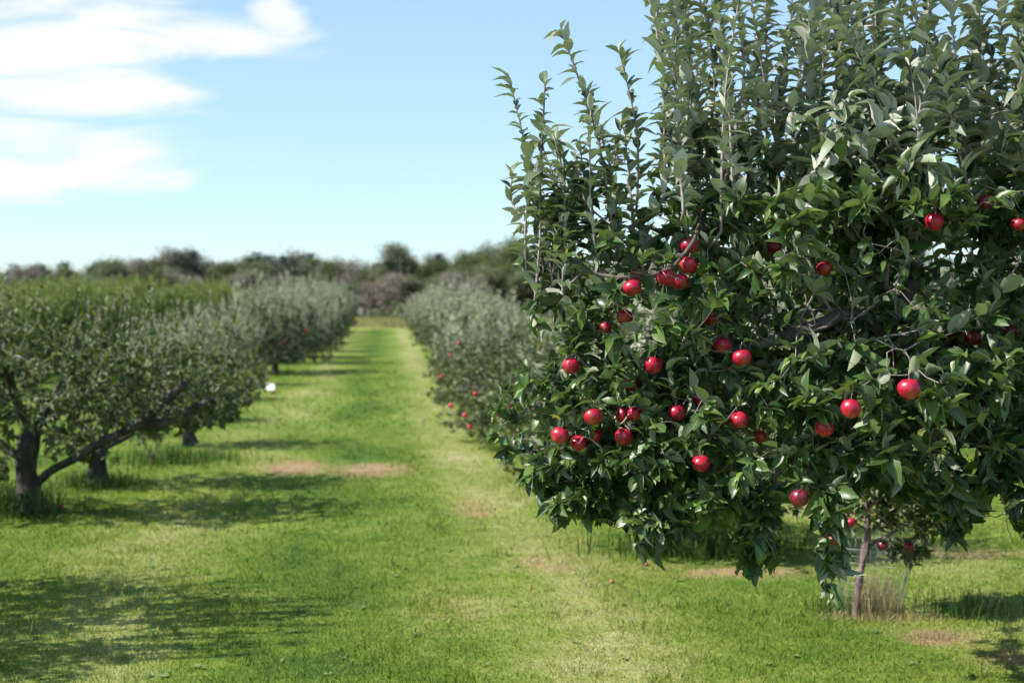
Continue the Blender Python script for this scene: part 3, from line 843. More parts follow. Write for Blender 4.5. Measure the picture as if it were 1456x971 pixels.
old_tree(51, 'old apple tree with a dark forked trunk and one long bare limb reaching right',
  [P(42, 728, D), P(40, 690, D), P(36, 655, D), P(46, 618, D)], .105,
  [[P(42, 700, D), P(68, 672, D-.05), P(110, 650, D-.15), P(150, 625, D-.25), P(190, 607, D-.3), P(235, 572, D-.3), P(262, 545, D-.3)],
   [P(36, 655, D), P(-5, 628, D), P(-60, 585, D), P(-120, 560, D)],
   [P(46, 618, D), P(70, 575, D+.2), P(100, 530, D+.3), P(110, 490, D+.3)],
   [P(46, 618, D), P(20, 560, D-.2), P(5, 500, D-.3)],
   [P(190, 607, D-.3), P(235, 600, D-.2), P(275, 582, D-.1), P(300, 570, D)]],
  [E(80, 540, D, 200, 75, 1.15, 240), E(210, 553, D, 130, 60, .8, 140), E(-90, 530, D, 130, 90, 1.0, 110), E(60, 605, D+.3, 130, 45, .7, 70), E(10, 490, D, 100, 50, .8, 80), E(110, 495, D, 90, 30, .7, 40), E(-10, 660, D-.4, 28, 34, .3, 36), E(215, 590, D+.3, 70, 30, .4, 40)],
  rnd_shoots(44, -150, 260, 500, 425, D, rgA)+[(15, 450, 8, 392, D), (55, 455, 62, 400, D), (140, 470, 150, 430, D), (195, 480, 203, 428, D), (230, 490, 236, 436, D)], D,
  limb_k=.34, prune=[(42, 720, 40, 660, 30, .9), (60, 690, 170, 620, 18, .9), (170, 620, 250, 560, 14, .5), (-60, 600, 36, 655, 14, .7), (110, 690, 190, 640, 30, .9), (40, 640, 60, 600, 18, .7)])
D = 13.6
old_tree(52, 'apple tree whose short black trunk, wrapped in suckers, stands under the long bare limb',
  [P(140, 692, D), P(138, 665, D), P(142, 640, D)], .10,
  [[P(142, 640, D), P(190, 615, D), P(240, 575, D), P(285, 545, D)], [P(142, 640, D), P(110, 600, D), P(60, 560, D)], [P(142, 640, D), P(160, 580, D), P(180, 520, D)]],
  [E(190, 535, D, 150, 60, 1.0, 170), E(280, 550, D, 90, 52, .7, 90), E(80, 545, D, 110, 55, .8, 70), E(130, 662, D, 30, 28, .2, 60), E(250, 590, D, 80, 34, .5, 70), E(70, 600, D, 70, 34, .5, 50)],
  rnd_shoots(30, 110, 340, 505, 440, D, rgA), D, prune=[(150, 690, 142, 650, 16, .8)])
D = 17.4
old_tree(53, 'apple tree with a short grey leaning trunk, boughs reaching toward the white sign',
  [P(272, 634, D), P(268, 615, D), P(276, 592, D)], .085,
  [[P(276, 592, D), P(305, 575, D), P(340, 560, D), P(368, 545, D)], [P(276, 592, D), P(240, 565, D), P(215, 540, D)], [P(276, 592, D), P(290, 540, D), P(300, 500, D)]],
  [E(295, 535, D, 92, 50, .85, 200), E(335, 548, D, 38, 33, .5, 60), E(235, 545, D, 60, 45, .6, 80), E(310, 590, D, 38, 22, .3, 40), E(225, 590, D, 26, 30, .3, 30)],
  rnd_shoots(18, 240, 370, 505, 462, D, rgA), D, prune=[(272, 634, 270, 600, 16, .9)])

# ------------------------------------------------------------------ shrub, suckers, young tree
D = 15.3
sh_ = orchard_tree(61, [P(216, 660, D), P(216, 655, D), P(217, 648, D)], .02,
   [[P(217, 648, D), P(205, 630, D), P(200, 610, D)], [P(217, 648, D), P(228, 630, D), P(238, 605, D)]],
   [E(217, 625, D, 28, 32, .2, 60, .1)], [(P(210, 640, D), P(205, 595, D)), (P(222, 640, D), P(232, 598, D))], M['leaf_old'], .055, M['twig'], M['bark_row'],
   spacing=.03, step=.05, per_tip=4, name='shrub', origin=P(216, 660, D))
tag(sh_, 'small thin leafed shrub standing alone in the grass between the second and third trunks', 'shrub')

D = 7.35
base = P(1216, 893, D)
yt = orchard_tree(62, [P(1216, 893, D)-np.array([0, 0, .02]), P(1219, 845, D), P(1226, 800, D), P(1233, 765, D), P(1234, 720, D), P(1236, 660, D)], .0205,
   [[P(1232, 775, D), P(1262, 762, D), P(1300, 735, D)], [P(1233, 795, D), P(1262, 796, D), P(1280, 796, D)], [P(1234, 720, D), P(1290, 690, D+.1), P(1340, 650, D+.1)],
    [P(1300, 735, D), P(1345, 700, D), P(1362, 668, D)], [P(1236, 700, D), P(1190, 660, D), P(1160, 620, D)],
    [P(1262, 762, D), P(1285, 790, D), P(1298, 785, D)]],
   [E(1290, 725, D, 60, 40, .3, 70, .2), E(1335, 695, D, 55, 45, .3, 70, .2), E(1250, 700, D, 90, 60, .3, 90, .2), E(1290, 785, D, 30, 16, .1, 16, .1), E(1240, 620, D, 120, 70, .4, 70, .2)],
   [(P(1345, 700, D), P(1372, 650, D)), (P(1330, 690, D), P(1350, 640, D))], M['leaf_old'], .06, M['twig'], M['bark_young'], spacing=.03, step=.05, per_tip=6, rmax=.004, name='young_apple_tree', origin=base, r0=.0016, expo=2.3)
tag(yt, 'slim young apple tree with a thin pinkish trunk rising out of a wire guard', 'young tree')
for (px, py, dd, sc_, lab) in [(1255, 775, D-.12, .84, 'small wine red apple hanging in the middle of the young tree'),
                            (1292, 777, D-.1, .78, 'small wine red apple above the right rim of the wire guard'),
                            (1210, 742, D-.15, .72, 'small pinkish red apple on the young tree, up left of its trunk')]:
    add_apple(P(px, py, dd), lab, 'small apples on the young tree', apple_wine_shaded if px != 1210 else apple_meshes[0], (0.1, .1, px), sc_)

# wire guard: a flared cylinder of welded mesh
M['wire'] = plain_mat('galvanised_wire', (.42, .45, .48), .45, .8)
M['plastic'] = plain_mat('translucent_grey_mesh', (.16, .17, .18), .7)
gb = Bag(); cx0, cy0 = P(1237, 888, D)[:2]; cy0 = D+.12; cx0 = P(1240, 888, cy0)[0]; gz = float(ground_z(cx0, cy0))
nv, nh = 34, 10
H0 = .38
def gp(a, h):
    rr = .135+.085*h/H0+.006*math.sin(3*a+5*h)
    return (cx0+rr*math.cos(a)*1.05, cy0+rr*math.sin(a), gz+h-.015)
for k in range(nv):
    a = 2*math.pi*k/nv; gb.tube([gp(a, h) for h in np.linspace(0, H0, 6)], [.0007]*6, 3)
for k in range(nh+1):
    h = H0*k/nh; gb.tube([gp(a, h) for a in np.linspace(0, 2*math.pi, 33)], [.0007 if k < nh else .0013]*33, 3, cap=False)
gd = link('wire_guard', None); bpy.data.objects.remove(gd)
org = np.array([cx0, cy0, gz])
gb.v = [v-org for v in gb.v]
gd = link('wire_guard', gb.mesh('wire_guard'), M['wire'], None, org)
tag(gd, 'flared cylinder of fine galvanised wire mesh round the foot of the young tree', 'tree guard')
for ang in (math.pi*.98, .05):
    st = Bag(); p0, p1 = np.array(gp(ang, -.02))-org, np.array(gp(ang, H0+.02))-org
    st.tube([p0, (p0+p1)/2, p1], [.0035, .003, .003], 6)
    link('stake', st.mesh('stake'), M['plastic'], gd)

# ------------------------------------------------------------------ grass of every kind
def blades(rg, x, y, h, w, lean, segs=2):
    n = len(x); z = ground_z(x, y)-.004
    a = rg.uniform(0, 2*math.pi, n); dx, dy = np.cos(a), np.sin(a)
    b = rg.uniform(0, 2*math.pi, n); lx, ly = np.cos(b)*lean, np.sin(b)*lean
    base = np.stack([x, y, z], 1); sd = np.stack([dx, dy, np.zeros(n)], 1)*(w*.5)[:, None]
    mid = base+np.stack([lx*h*.35, ly*h*.35, h*.6], 1); tip = base+np.stack([lx*h, ly*h, h*(1-.25*np.abs(lean))], 1)
    vs = np.stack([base-sd, base+sd, mid-sd*.8, mid+sd*.8, tip], 1).reshape(-1, 3)
    o = np.arange(n)[:, None]*5
    q = o+np.array([[0, 1, 3, 2]]); t = o+np.array([[2, 3, 4]])
    rnd = np.repeat(rg.random(n), 5); hh = np.tile([0, 0, .6, .6, 1.0], n)
    return vs, q, t, rnd, hh

# shared ground colour: one node group used by lawn and grass blades
BARE = [(-.92, 14.7, .42, .65), (-.12, 14.5, .50, .75)]  # x, y, rx, ry of scorched spots
def scorched(nt, L, posn):
    """mask 0..1 of the two burnt patches plus smaller straw patches"""
    outs = None
    spots = [(-.95, 15.0, .42, .85, .62), (-.15, 14.7, .52, .8, .55), (1.03, 9.0, .22, .35, .4), (2.2, 8.7, .55, .32, .48), (2.72, 6.8, .22, .25, .5), (.72, 11.6, .28, .8, .4), (3.0, 6.3, .35, .2, .5), (.35, 7.7, .35, .5, .25), (3.9, 9.2, .6, .3, .4)]
    for (x, y, rx, ry, amt) in spots:
        sx = N(nt, 'ShaderNodeVectorMath', operation='SUBTRACT'); L.new(posn, sx.inputs[0]); sx.inputs[1].default_value = (x, y, 0)
        dv = N(nt, 'ShaderNodeVectorMath', operation='MULTIPLY'); L.new(sx.outputs[0], dv.inputs[0]); dv.inputs[1].default_value = (1/rx, 1/ry, 0)
        ln = N(nt, 'ShaderNodeVectorMath', operation='LENGTH'); L.new(dv.outputs[0], ln.inputs[0])
        mr = N(nt, 'ShaderNodeMapRange'); L.new(ln.outputs['Value'], mr.inputs[0]); mr.interpolation_type = 'SMOOTHSTEP'
        mr.inputs[1].default_value = 1.6; mr.inputs[2].default_value = .2; mr.inputs[3].default_value = 0; mr.inputs[4].default_value = amt
        if outs is None: outs = mr.outputs[0]
        else:
            m = N(nt, 'ShaderNodeMath', operation='MAXIMUM'); L.new(outs, m.inputs[0]); L.new(mr.outputs[0], m.inputs[1]); outs = m.outputs[0]
    return outs
def ground_group():
    g = bpy.data.node_groups.new('lawn_colour', 'ShaderNodeTree')
    g.interface.new_socket('Color', in_out='OUTPUT', socket_type='NodeSocketColor')
    g.interface.new_socket('Bare', in_out='OUTPUT', socket_type='NodeSocketFloat')
    nt = g; L = g.links; ns = g.nodes
    geo = ns.new('ShaderNodeNewGeometry'); pos_ = geo.outputs['Position']
    sp = ns.new('ShaderNodeSeparateXYZ'); L.new(pos_, sp.inputs[0])
    def noise(scale, det=3, vec=None, rough=.55):
        n = N(nt, 'ShaderNodeTexNoise'); n.inputs['Scale'].default_value = scale; n.inputs['Detail'].default_value = det; n.inputs['Roughness'].default_value = rough
        L.new(vec or pos_, n.inputs['Vector']); return n.outputs[0]
    mp = N(nt, 'ShaderNodeMapping'); mp.inputs['Scale'].default_value = (1, .35, 1); L.new(pos_, mp.inputs[0])
    big = noise(1.0, 3, mp.outputs[0]); mid = noise(3.0, 4, pos_); fine = noise(22, 4)
    # pale track worn by traffic, meandering, and a fainter one to the left
    wob = N(nt, 'ShaderNodeMath', operation='MULTIPLY_ADD'); L.new(noise(.5, 3), wob.inputs[0]); wob.inputs[1].default_value = 1.0; wob.inputs[2].default_value = -.5
    xw = N(nt, 'ShaderNodeMath', operation='ADD'); L.new(sp.outputs[0], xw.inputs[0]); L.new(wob.outputs[0], xw.inputs[1])
    def band(c, w, amt):
        a = N(nt, 'ShaderNodeMath', operation='SUBTRACT'); L.new(xw.outputs[0], a.inputs[0]); a.inputs[1].default_value = c
        b = N(nt, 'ShaderNodeMath', operation='ABSOLUTE'); L.new(a.outputs[0], b.inputs[0])
        m = N(nt, 'ShaderNodeMapRange'); L.new(b.outputs[0], m.inputs[0]); m.interpolation_type = 'SMOOTHSTEP'
        m.inputs[1].default_value = w; m.inputs[2].default_value = 0; m.inputs[3].default_value = 0; m.inputs[4].default_value = amt
        return m.outputs[0]
    t1 = band(.92, .72, .33); t2 = band(-1.6, 1.0, .20); t3 = band(-.45, .7, -.12); t4 = band(3.4, 1.4, .2)
    acc = t1
    for t in (t2, t3, t4):
        a = N(nt, 'ShaderNodeMath', operation='ADD'); L.new(acc, a.inputs[0]); L.new(t, a.inputs[1]); acc = a.outputs[0]
    def madd(src, mul, add_to):
        a = N(nt, 'ShaderNodeMath', operation='MULTIPLY_ADD'); L.new(src, a.inputs[0]); a.inputs[1].default_value = mul; L.new(add_to, a.inputs[2]); return a.outputs[0]
    v = madd(big, 1.0, acc); v = madd(mid, .6, v); v = madd(fine, .4, v); v = madd(noise(8, 3), .5, v)
    m0 = N(nt, 'ShaderNodeMath', operation='SUBTRACT'); L.new(v, m0.inputs[0]); m0.inputs[1].default_value = .85
    r = ramp(nt, [(.10, (.058, .110, .012)), (.34, (.105, .170, .018)), (.52, (.165, .215, .032)), (.74, (.245, .262, .080)), (.97, (.35, .33, .16))], m0.outputs[0])
    # burnt / straw spots
    mid2 = noise(5, 4)
    sc1 = scorched(nt, L, pos_)
    def N2(v_):
        h_ = N(nt, 'ShaderNodeMath', operation='MULTIPLY'); L.new(v_, h_.inputs[0]); h_.inputs[1].default_value = .5; return h_.outputs[0]
    s2 = madd(mid2, 1.9, sc1)
    r2 = ramp(nt, [(.50, (0, 0, 0)), (.74, (1, 1, 1))], N2(s2))
    mm = N(nt, 'ShaderNodeMath', operation='MULTIPLY'); L.new(r2.outputs[0], mm.inputs[0]); L.new(sc1, mm.inputs[1])
    m3 = N(nt, 'ShaderNodeMath', operation='MULTIPLY', use_clamp=True); L.new(mm.outputs[0], m3.inputs[0]); m3.inputs[1].default_value = 1.9
    straw = ramp(nt, [(.3, (.22, .13, .06)), (.7, (.40, .30, .16))], fine)
    col = mixc(nt, m3.outputs[0], r.outputs[0], straw.outputs[0])
    go = ns.new('NodeGroupOutput'); L.new(col, go.inputs['Color']); L.new(m3.outputs[0], go.inputs['Bare'])
    return g
GG = ground_group()

# lawn sheet
m, nt, ns, L = new_mat('mown_lawn')
g = ns.new('ShaderNodeGroup'); g.node_tree = GG
geo = ns.new('ShaderNodeNewGeometry')
nz = N(nt, 'ShaderNodeTexNoise'); nz.inputs['Scale'].default_value = 60; nz.inputs['Detail'].default_value = 4; L.new(geo.outputs['Position'], nz.inputs['Vector'])
r = ramp(nt, [(.35, (.62, .62, .62)), (.7, (1.15, 1.15, 1.15))], nz.outputs[0])
col = mixc(nt, 1.0, g.outputs['Color'], r.outputs[0], 'MULTIPLY')
sp = ns.new('ShaderNodeSeparateXYZ'); L.new(geo.outputs['Position'], sp.inputs[0])
fr = N(nt, 'ShaderNodeMapRange'); L.new(sp.outputs[1], fr.inputs[0]); fr.inputs[1].default_value = 84; fr.inputs[2].default_value = 92
col = mixc(nt, fr.outputs[0], col, (.30, .25, .09))
bs = ns.new('ShaderNodeBsdfPrincipled'); L.new(col, bs.inputs['Base Color']); bs.inputs['Roughness'].default_value = .9; bs.inputs['Specular IOR Level'].default_value = .15
bp = N(nt, 'ShaderNodeBump'); bp.inputs['Strength'].default_value = .5; bp.inputs['Distance'].default_value = .03; L.new(nz.outputs[0], bp.inputs['Height']); L.new(bp.outputs[0], bs.inputs['Normal'])
o = ns.new('ShaderNodeOutputMaterial'); L.new(bs.outputs[0], o.inputs[0]); M['lawn'] = m
xs = np.concatenate([-np.geomspace(1500, 12, 24), np.arange(-11.5, 12, .25), np.geomspace(12, 1500, 24)])
ys = np.concatenate([[-60, -30, -15, -8, -4], np.arange(-2, 45, .25), np.geomspace(46, 2500, 90)])
X, Y = np.meshgrid(xs, ys); Z = ground_z(X, Y)
vs = np.stack([X, Y, Z], -1).reshape(-1, 3); nx = len(xs)
i = (np.arange(len(ys)-1)[:, None]*nx+np.arange(nx-1)[None]); q = np.stack([i, i+1, i+nx+1, i+nx], -1).reshape(-1, 4)
lawn = link('ground', mesh_np('ground', vs, [q]), M['lawn']); tag(lawn, 'mown green orchard grass running away between the tree rows', 'ground', kind='structure')

def grass_mat(name, use_lawn=True, c0=None, c1=None):
    m, nt, ns, L = new_mat(name)
    at = N(nt, 'ShaderNodeAttribute', attribute_name='rnd')
    if use_lawn:
        g = ns.new('ShaderNodeGroup'); g.node_tree = GG
        r = ramp(nt, [(0, (.62, .70, .62)), (.55, (1.0, 1.05, .95)), (.86, (1.35, 1.25, 1.15)), (1, (1.9, 1.55, 1.9))], at.outputs['Fac'])
        col = mixc(nt, 1.0, g.outputs['Color'], r.outputs[0], 'MULTIPLY')
    else:
        r = ramp(nt, [(0, c0), (1, c1)], at.outputs['Fac']); col = r.outputs[0]
    bs = ns.new('ShaderNodeBsdfPrincipled'); L.new(col, bs.inputs['Base Color']); bs.inputs['Roughness'].default_value = .55; bs.inputs['Specular IOR Level'].default_value = .25
    tr = ns.new('ShaderNodeBsdfTranslucent'); L.new(col, tr.inputs['Color'])
    ms = N(nt, 'ShaderNodeMixShader'); ms.inputs[0].default_value = .3; L.new(bs.outputs[0], ms.inputs[1]); L.new(tr.outputs[0], ms.inputs[2])
    o = ns.new('ShaderNodeOutputMaterial'); L.new(ms.outputs[0], o.inputs[0]); return m
M['grass'] = grass_mat('grass_blade')
M['drygrass'] = grass_mat('dry_grass', False, (.20, .14, .07), (.42, .33, .19))
M['golden'] = grass_mat('golden_grass', False, (.16, .18, .05), (.34, .31, .13))
M['weed'] = grass_mat('tall_green_grass', False, (.03, .08, .012), (.10, .17, .03))

rg = np.random.default_rng(99)
def wedge(n, y0, y1, pw=1.0, pad=.8):
    y = y0+(y1-y0)*rg.random(n)**pw
    c = y*0.0; xl = (-560/F)*y-pad; xr = (920/F)*y+pad
    return xl+(xr-xl)*rg.random(n), y
parts = []
x, y = wedge(190000, 5.3, 10.5); parts.append((x, y, rg.gamma(5, .0046, len(x)), rg.uniform(.0022, .0045, len(x)), rg.uniform(.3, 1.7, len(x))))
x, y = wedge(130000, 10.5, 20); parts.append((x, y, rg.gamma(5, .0052, len(x)), rg.uniform(.004, .008, len(x)), rg.uniform(.3, 1.3, len(x))))
x, y = wedge(70000, 20, 45, 1.0); parts.append((x, y, rg.gamma(6, .0055, len(x)), rg.uniform(.012, .022, len(x)), rg.uniform(.2, .9, len(x))))
# tufts of longer grass
cxs, cys = wedge(420, 5.4, 16, 1.2)
x = np.repeat(cxs, 30)+rg.normal(0, .06, 420*30); y = np.repeat(cys, 30)+rg.normal(0, .06, 420*30)
parts.append((x, y, rg.gamma(7, .0070, len(x)), rg.uniform(.003, .006, len(x)), rg.uniform(.2, 1.0, len(x))))
x = np.concatenate([p[0] for p in parts]); y = np.concatenate([p[1] for p in parts]); h = np.concatenate([p[2] for p in parts]); w = np.concatenate([p[3] for p in parts]); ln = np.concatenate([p[4] for p in parts])
bare = np.zeros(len(x))
for (bx, by, rx, ry) in [(-.95, 15.0, .38, .65), (-.15, 14.8, .45, .6), (2.2, 8.7, .5, .3), (2.72, 6.8, .25, .28)]:
    bare = np.maximum(bare, np.exp(-(((x-bx)/rx)**2+((y-by)/ry)**2)))
h = h*(1-.6*bare); h = np.where(np.abs(x-.8) < .35, h*.75, h)
v, q, t, rn, hh = blades(rg, x, y, h, w, ln)
gr = link('grass', mesh_np('grass', v, [q, t], False, {'rnd': rn}), M['grass'])
tag(gr, 'short mown grass blades covering the orchard floor', 'grass', kind='stuff')

# broad leaf weeds (clover, plantain) scattered in the sward
n = 160; cx_, cy_ = wedge(n, 5.4, 15, 1.3)
k = 5; bx = np.repeat(cx_, k); by = np.repeat(cy_, k); bz = ground_z(bx, by)+.008
a = rg.uniform(0, 6.28, n*k); dirs = np.stack([np.cos(a), np.sin(a), rg.uniform(.1, .35, n*k)], 1)
Lw = rg.uniform(.02, .045, n*k)
wd = link('lawn_weeds', leaves_mesh(rg, np.stack([bx, by, bz], 1), dirs, norm(np.array([0, 0, 1.])+rg.normal(0, .12, (n*k, 3))), Lw, Lw*.6, False, .1, .1), M['clover'])
tag(wd, 'small broad leafed weeds dotted through the mown grass', 'weeds', kind='stuff')

def clump(name, px, py, D, rad, n, hm, mat, label, cat, lean=.35, w=(.003, .006), ry=None):
    c = P(px, py, D); x = c[0]+rg.normal(0, rad, n); y = c[1]+rg.normal(0, ry or rad, n)
    v, q, t, rn, hh = blades(rg, x, y, hm*rg.uniform(.45, 1.2, n), rg.uniform(*w, n), rg.uniform(0, lean*2, n))
    org = np.array([c[0], c[1], float(ground_z(c[0], c[1]))])
    o = link(name, mesh_np(name, v-org, [q, t], False, {'rnd': rn}), M[mat], None, org)
    tag(o, label, cat, kind='stuff'); return o
clump('dry_grass', 1245, 888, 7.42, .075, 420, .24, 'drygrass', 'dead straw coloured grass standing inside the wire guard', 'dry grass', .35, (.0015, .003))
clump('dry_grass', 1250, 893, 7.3, .20, 700, .05, 'drygrass', 'flattened straw lying round the foot of the young tree', 'dry grass', 1.0, (.002, .004), .1)
clump('dry_grass', 1330, 932, 6.8, .10, 350, .04, 'drygrass', 'patch of cut straw on the lawn below the young tree', 'dry grass', 1.0, (.002, .004), .07)
clump('tall_grass', 1370, 890, 7.35, .16, 260, .13, 'weed', 'longer green grass right of the young tree', 'tall grass')
clump('tall_grass', 1195, 868, 7.5, .09, 240, .12, 'weed', 'green grass tuft left of the young tree', 'tall grass')
clump('tall_grass', 1000, 795, 9.4, .32, 1300, .17, 'weed', 'dark unmown grass round the foot of the shaded tree behind the large one', 'tall grass', .4, (.004, .009), .2)
clump('tall_grass', 15, 725, 11.7, .2, 900, .28, 'weed', 'tall unmown grass round the forked trunk at the left edge', 'tall grass', .3, (.004, .008))
clump('tall_grass', 140, 690, 13.6, .2, 600, .16, 'weed', 'unmown grass at the foot of the second trunk on the left', 'tall grass', .3, (.004, .009))
clump('tall_grass', 245, 655, 15.6, .35, 900, .16, 'weed', 'unmown grass round the small shrub and third trunk', 'tall grass', .3, (.005, .01))

# golden grass beyond the end of the lawn
n = 60000
yy = rg.uniform(88, 118, n); xx = rg.uniform(-26, 40, n)
v, q, t, rn, hh = blades(rg, xx, yy, rg.uniform(.2, .5, n), rg.uniform(.03, .07, n), rg.uniform(0, .5, n))
go = link('golden_grass', mesh_np('golden_grass', v, [q, t], False, {'rnd': rn}), M['golden']); tag(go, 'strip of ripe golden grass where the lawn ends before the wood', 'tall grass', kind='stuff')

# ------------------------------------------------------------------ distant and fallen apples, sign
far = [(655,565,17.0,'upper apple of the red pair on the low silvery tree beside the path'),(641,577,16.8,'left apple of the red pair on the low silvery tree beside the path'),(668,607,16.6,'lowest red apple of the low silvery tree, close over the grass'),
       (661,591,16.7,'red apple a little above the lowest one on the low silvery tree'),(705,591,16.4,'red apple right of the yellow leaves on the low silvery tree'),(722,583,12.6,'brightest far red apple touching the left edge of the large crown'),
       (676,560,16.9,'small red apple high on the right of the low silvery tree'),(628,535,21.8,'faint red apple on the tree beyond the low silvery one'),(640,505,21.8,'faint upper red apple on the tree beyond the low silvery one'),
       (652,488,22,'topmost faint red speck of fruit on the tree beyond the low silvery one')]
for (px, py, dd, lab) in far:
    add_apple(P(px, py, dd), lab, 'red apples on the trees behind', far_apple, (0, 0, 0), .88, parts=False)
for (px, py, lab) in [(402,487,'far red apple on the rounded tree past the white sign'),(436,470,'far red apple high on the silvery trees of the left row')]:
    add_apple(P(px, py, 34.9), lab, 'red apples on the trees behind', far_apple, (0, 0, 0), 1.2, parts=False)
def on_ground(px, py):
    d = CR @ np.array([(px-728)/F, -(py-485.5)/F, -1.0]); t = 1.6/-d[2]; p = CAM+d*t
    for _ in range(4):
        t = (1.6-float(ground_z(p[0], p[1])))/-d[2]; p = CAM+d*t
    return p
for (px, py, sc_, k, lab) in [(15,729,1.0,'d','fallen red apple in the grass left of the forked trunk'),(86,726,.9,0,'fallen red apple in the grass right of the forked trunk'),
                         (870,829,.38,'d','small orange speck on the bright grass left of the straw patch'),(919,805,.38,'d','small orange speck just under the hanging spray'),  # orange specks drawn as apples at a tiny scale
                         (388,560,.9,'d','orange windfall beside the white sign')]:
    p = on_ground(px, py)+np.array([0, 0, .03*sc_])
    add_apple(p, lab, 'windfalls in the grass', apple_dull if k == 'd' else apple_meshes[0], (1.2, .3, px), sc_, name='fallen_apple')
M['white'] = plain_mat('white_painted_board', (.8, .8, .8), .5, 0, .04); M['stakewood'] = plain_mat('stake_wood', (.25, .2, .15), .8)
import bmesh
def box_mesh(name, sx, sy, sz, c=(0, 0, 0), bev=.004):
    bm = bmesh.new(); bmesh.ops.create_cube(bm, size=1)
    for v in bm.verts: v.co = Vector((v.co.x*sx+c[0], v.co.y*sy+c[1], v.co.z*sz+c[2]))
    bmesh.ops.bevel(bm, geom=bm.edges[:], offset=bev, segments=2, affect='EDGES')
    me = bpy.data.meshes.new(name); bm.to_mesh(me); bm.free(); return me
D = 28.0; c = P(384, 550, D); gz = float(ground_z(c[0], D)); hgt = c[2]-gz
sg = empty('marker_sign', (c[0], D, gz), -.6); tag(sg, 'small blank white sign board on a short stake at the edge of the mown path', 'sign')
link('board', box_mesh('board', .235, .012, .125, (0, 0, hgt)), M['white'], sg)
link('stake', box_mesh('stake', .03, .02, hgt+.08, (0, .0185, (hgt)/2-.02)), M['stakewood'], sg)

# ------------------------------------------------------------------ woodland on the skyline
def wood_tree(seed, kind):
    rg = np.random.default_rng(seed)
    H = 10.0
    root = empty('woodland_tree')
    tb = Bag(); xs_ = np.cumsum(rg.normal(0, .05, 9)); ys_ = np.cumsum(rg.normal(0, .05, 9)); zs = np.linspace(-.3, H*.92, 9)
    tb.tube(np.stack([xs_, ys_, zs], 1), np.linspace(.22, .03, 9), 7)
    pts = []
    S, LDv = [], []
    bb = Bag()
    if kind == 'conifer':
        for z in np.linspace(1.2, H*.93, 20):
            L0 = (H-z)/H*2.6+.45
            for k in range(4):
                L = L0*rg.uniform(.45, 1.25)
                a = rg.uniform(0, 6.28); d = np.array([math.cos(a), math.sin(a), rg.uniform(-.05, .4)])
                c0 = np.array([np.interp(z, zs, xs_), np.interp(z, zs, ys_), z])
                bb.tube([c0, c0+d*L*.5+[0, 0, .05], c0+d*L], [.035, .02, .008], 4)
                m_ = 34; t = rg.uniform(.3, 1, m_)[:, None]; S.append(c0+d*L*t+rg.normal(0, .20, (m_, 3))*np.array([1, 1, .7])); LDv.append(norm(d+rg.normal(0, .5, (m_, 3))))
        leaf = 'leaf_wood2'; ll = .26; ww = .45
    else:
        bare = kind == 'bare'
        nb = 46 if not bare else 60
        spread = {'round': 2.6, 'tall': 1.7, 'bare': 1.9, 'grey': 2.3}[kind]; low = {'round': .2, 'tall': .35, 'bare': .15, 'grey': .12}[kind]
        lobes = [np.array([rg.uniform(-1, 1)*spread*.6, rg.uniform(-1, 1)*spread*.6, H*rg.uniform(low+.15, .88)]) for _ in range(9)]
        for k in range(nb):
            lb = lobes[k % 9]; a = lb+norm(rg.normal(size=3))*rg.uniform(.2, 1.0)*np.array([spread*.55, spread*.55, H*.13])
            z0 = max(.8, a[2]-rg.uniform(1.2, 3.2)*(1.0 if not bare else 1.3)); z0 = min(z0, H*.85)
            c0 = np.array([np.interp(z0, zs, xs_), np.interp(z0, zs, ys_), z0]); mid = (c0+a)/2+rg.normal(0, .2, 3)
            bb.tube([c0, mid, a], [.06, .035, .012], 4)
            for _ in range(5 if bare else 3):
                e = a+rg.normal(0, .55, 3)+[0, 0, .25]; bb.tube([mid*.4+a*.6, e], [.02, .008], 3)
            m_ = 60 if bare else 150
            S.append(a+rg.normal(0, 1, (m_, 3))*np.array([.55, .55, .42])*(1.15 if bare else 1)); LDv.append(norm(rg.normal(size=(m_, 3))))
        leaf = {'round': 'leaf_wood1', 'tall': 'leaf_wood4', 'bare': 'leaf_wood3', 'grey': 'leaf_wood4'}[kind]; ll = .26; ww = .7
    S = np.concatenate(S); LDv = np.concatenate(LDv); k = S[:, 2] > .2; S, LDv = S[k], LDv[k]
    LN = ll*rg.uniform(.6, 1.3, len(S))
    link('trunk', tb.mesh('trunk'), M['bark_birch'] if kind in ('tall', 'bare') else M['bark_row'], root)
    link('branches', bb.mesh('branches'), M['bark_birch'] if kind == 'bare' else M['bark_row'], root)
    link('foliage', leaves_mesh(rg, S, LDv, norm(np.array([0, 0, 1.])+rg.normal(0, .7, S.shape)), LN, LN*ww, False, .1, .2), M[leaf], root)
    return root
kinds = ['conifer', 'conifer', 'round', 'round', 'tall', 'bare', 'bare', 'grey', 'grey']
wp = [(k, wood_tree(70+i, k)) for i, k in enumerate(kinds)]
def top_y(px):
    return -5+np.interp(px, [-200, 0, 60, 120, 170, 230, 260, 300, 350, 420, 480, 520, 560, 600, 660, 700, 740, 800, 1500], [388, 386, 382, 386, 376, 376, 362, 376, 372, 370, 378, 384, 368, 378, 368, 356, 360, 366, 366])
wlabels = {'conifer': 'dark blue green conifer standing in the distant woodland', 'round': 'olive green broad crowned tree in the distant woodland', 'tall': 'tall slender tree with a pale trunk in the distant woodland',
           'bare': 'purplish brown nearly bare tree in the distant woodland', 'grey': 'dull grey green tree in the distant woodland'}
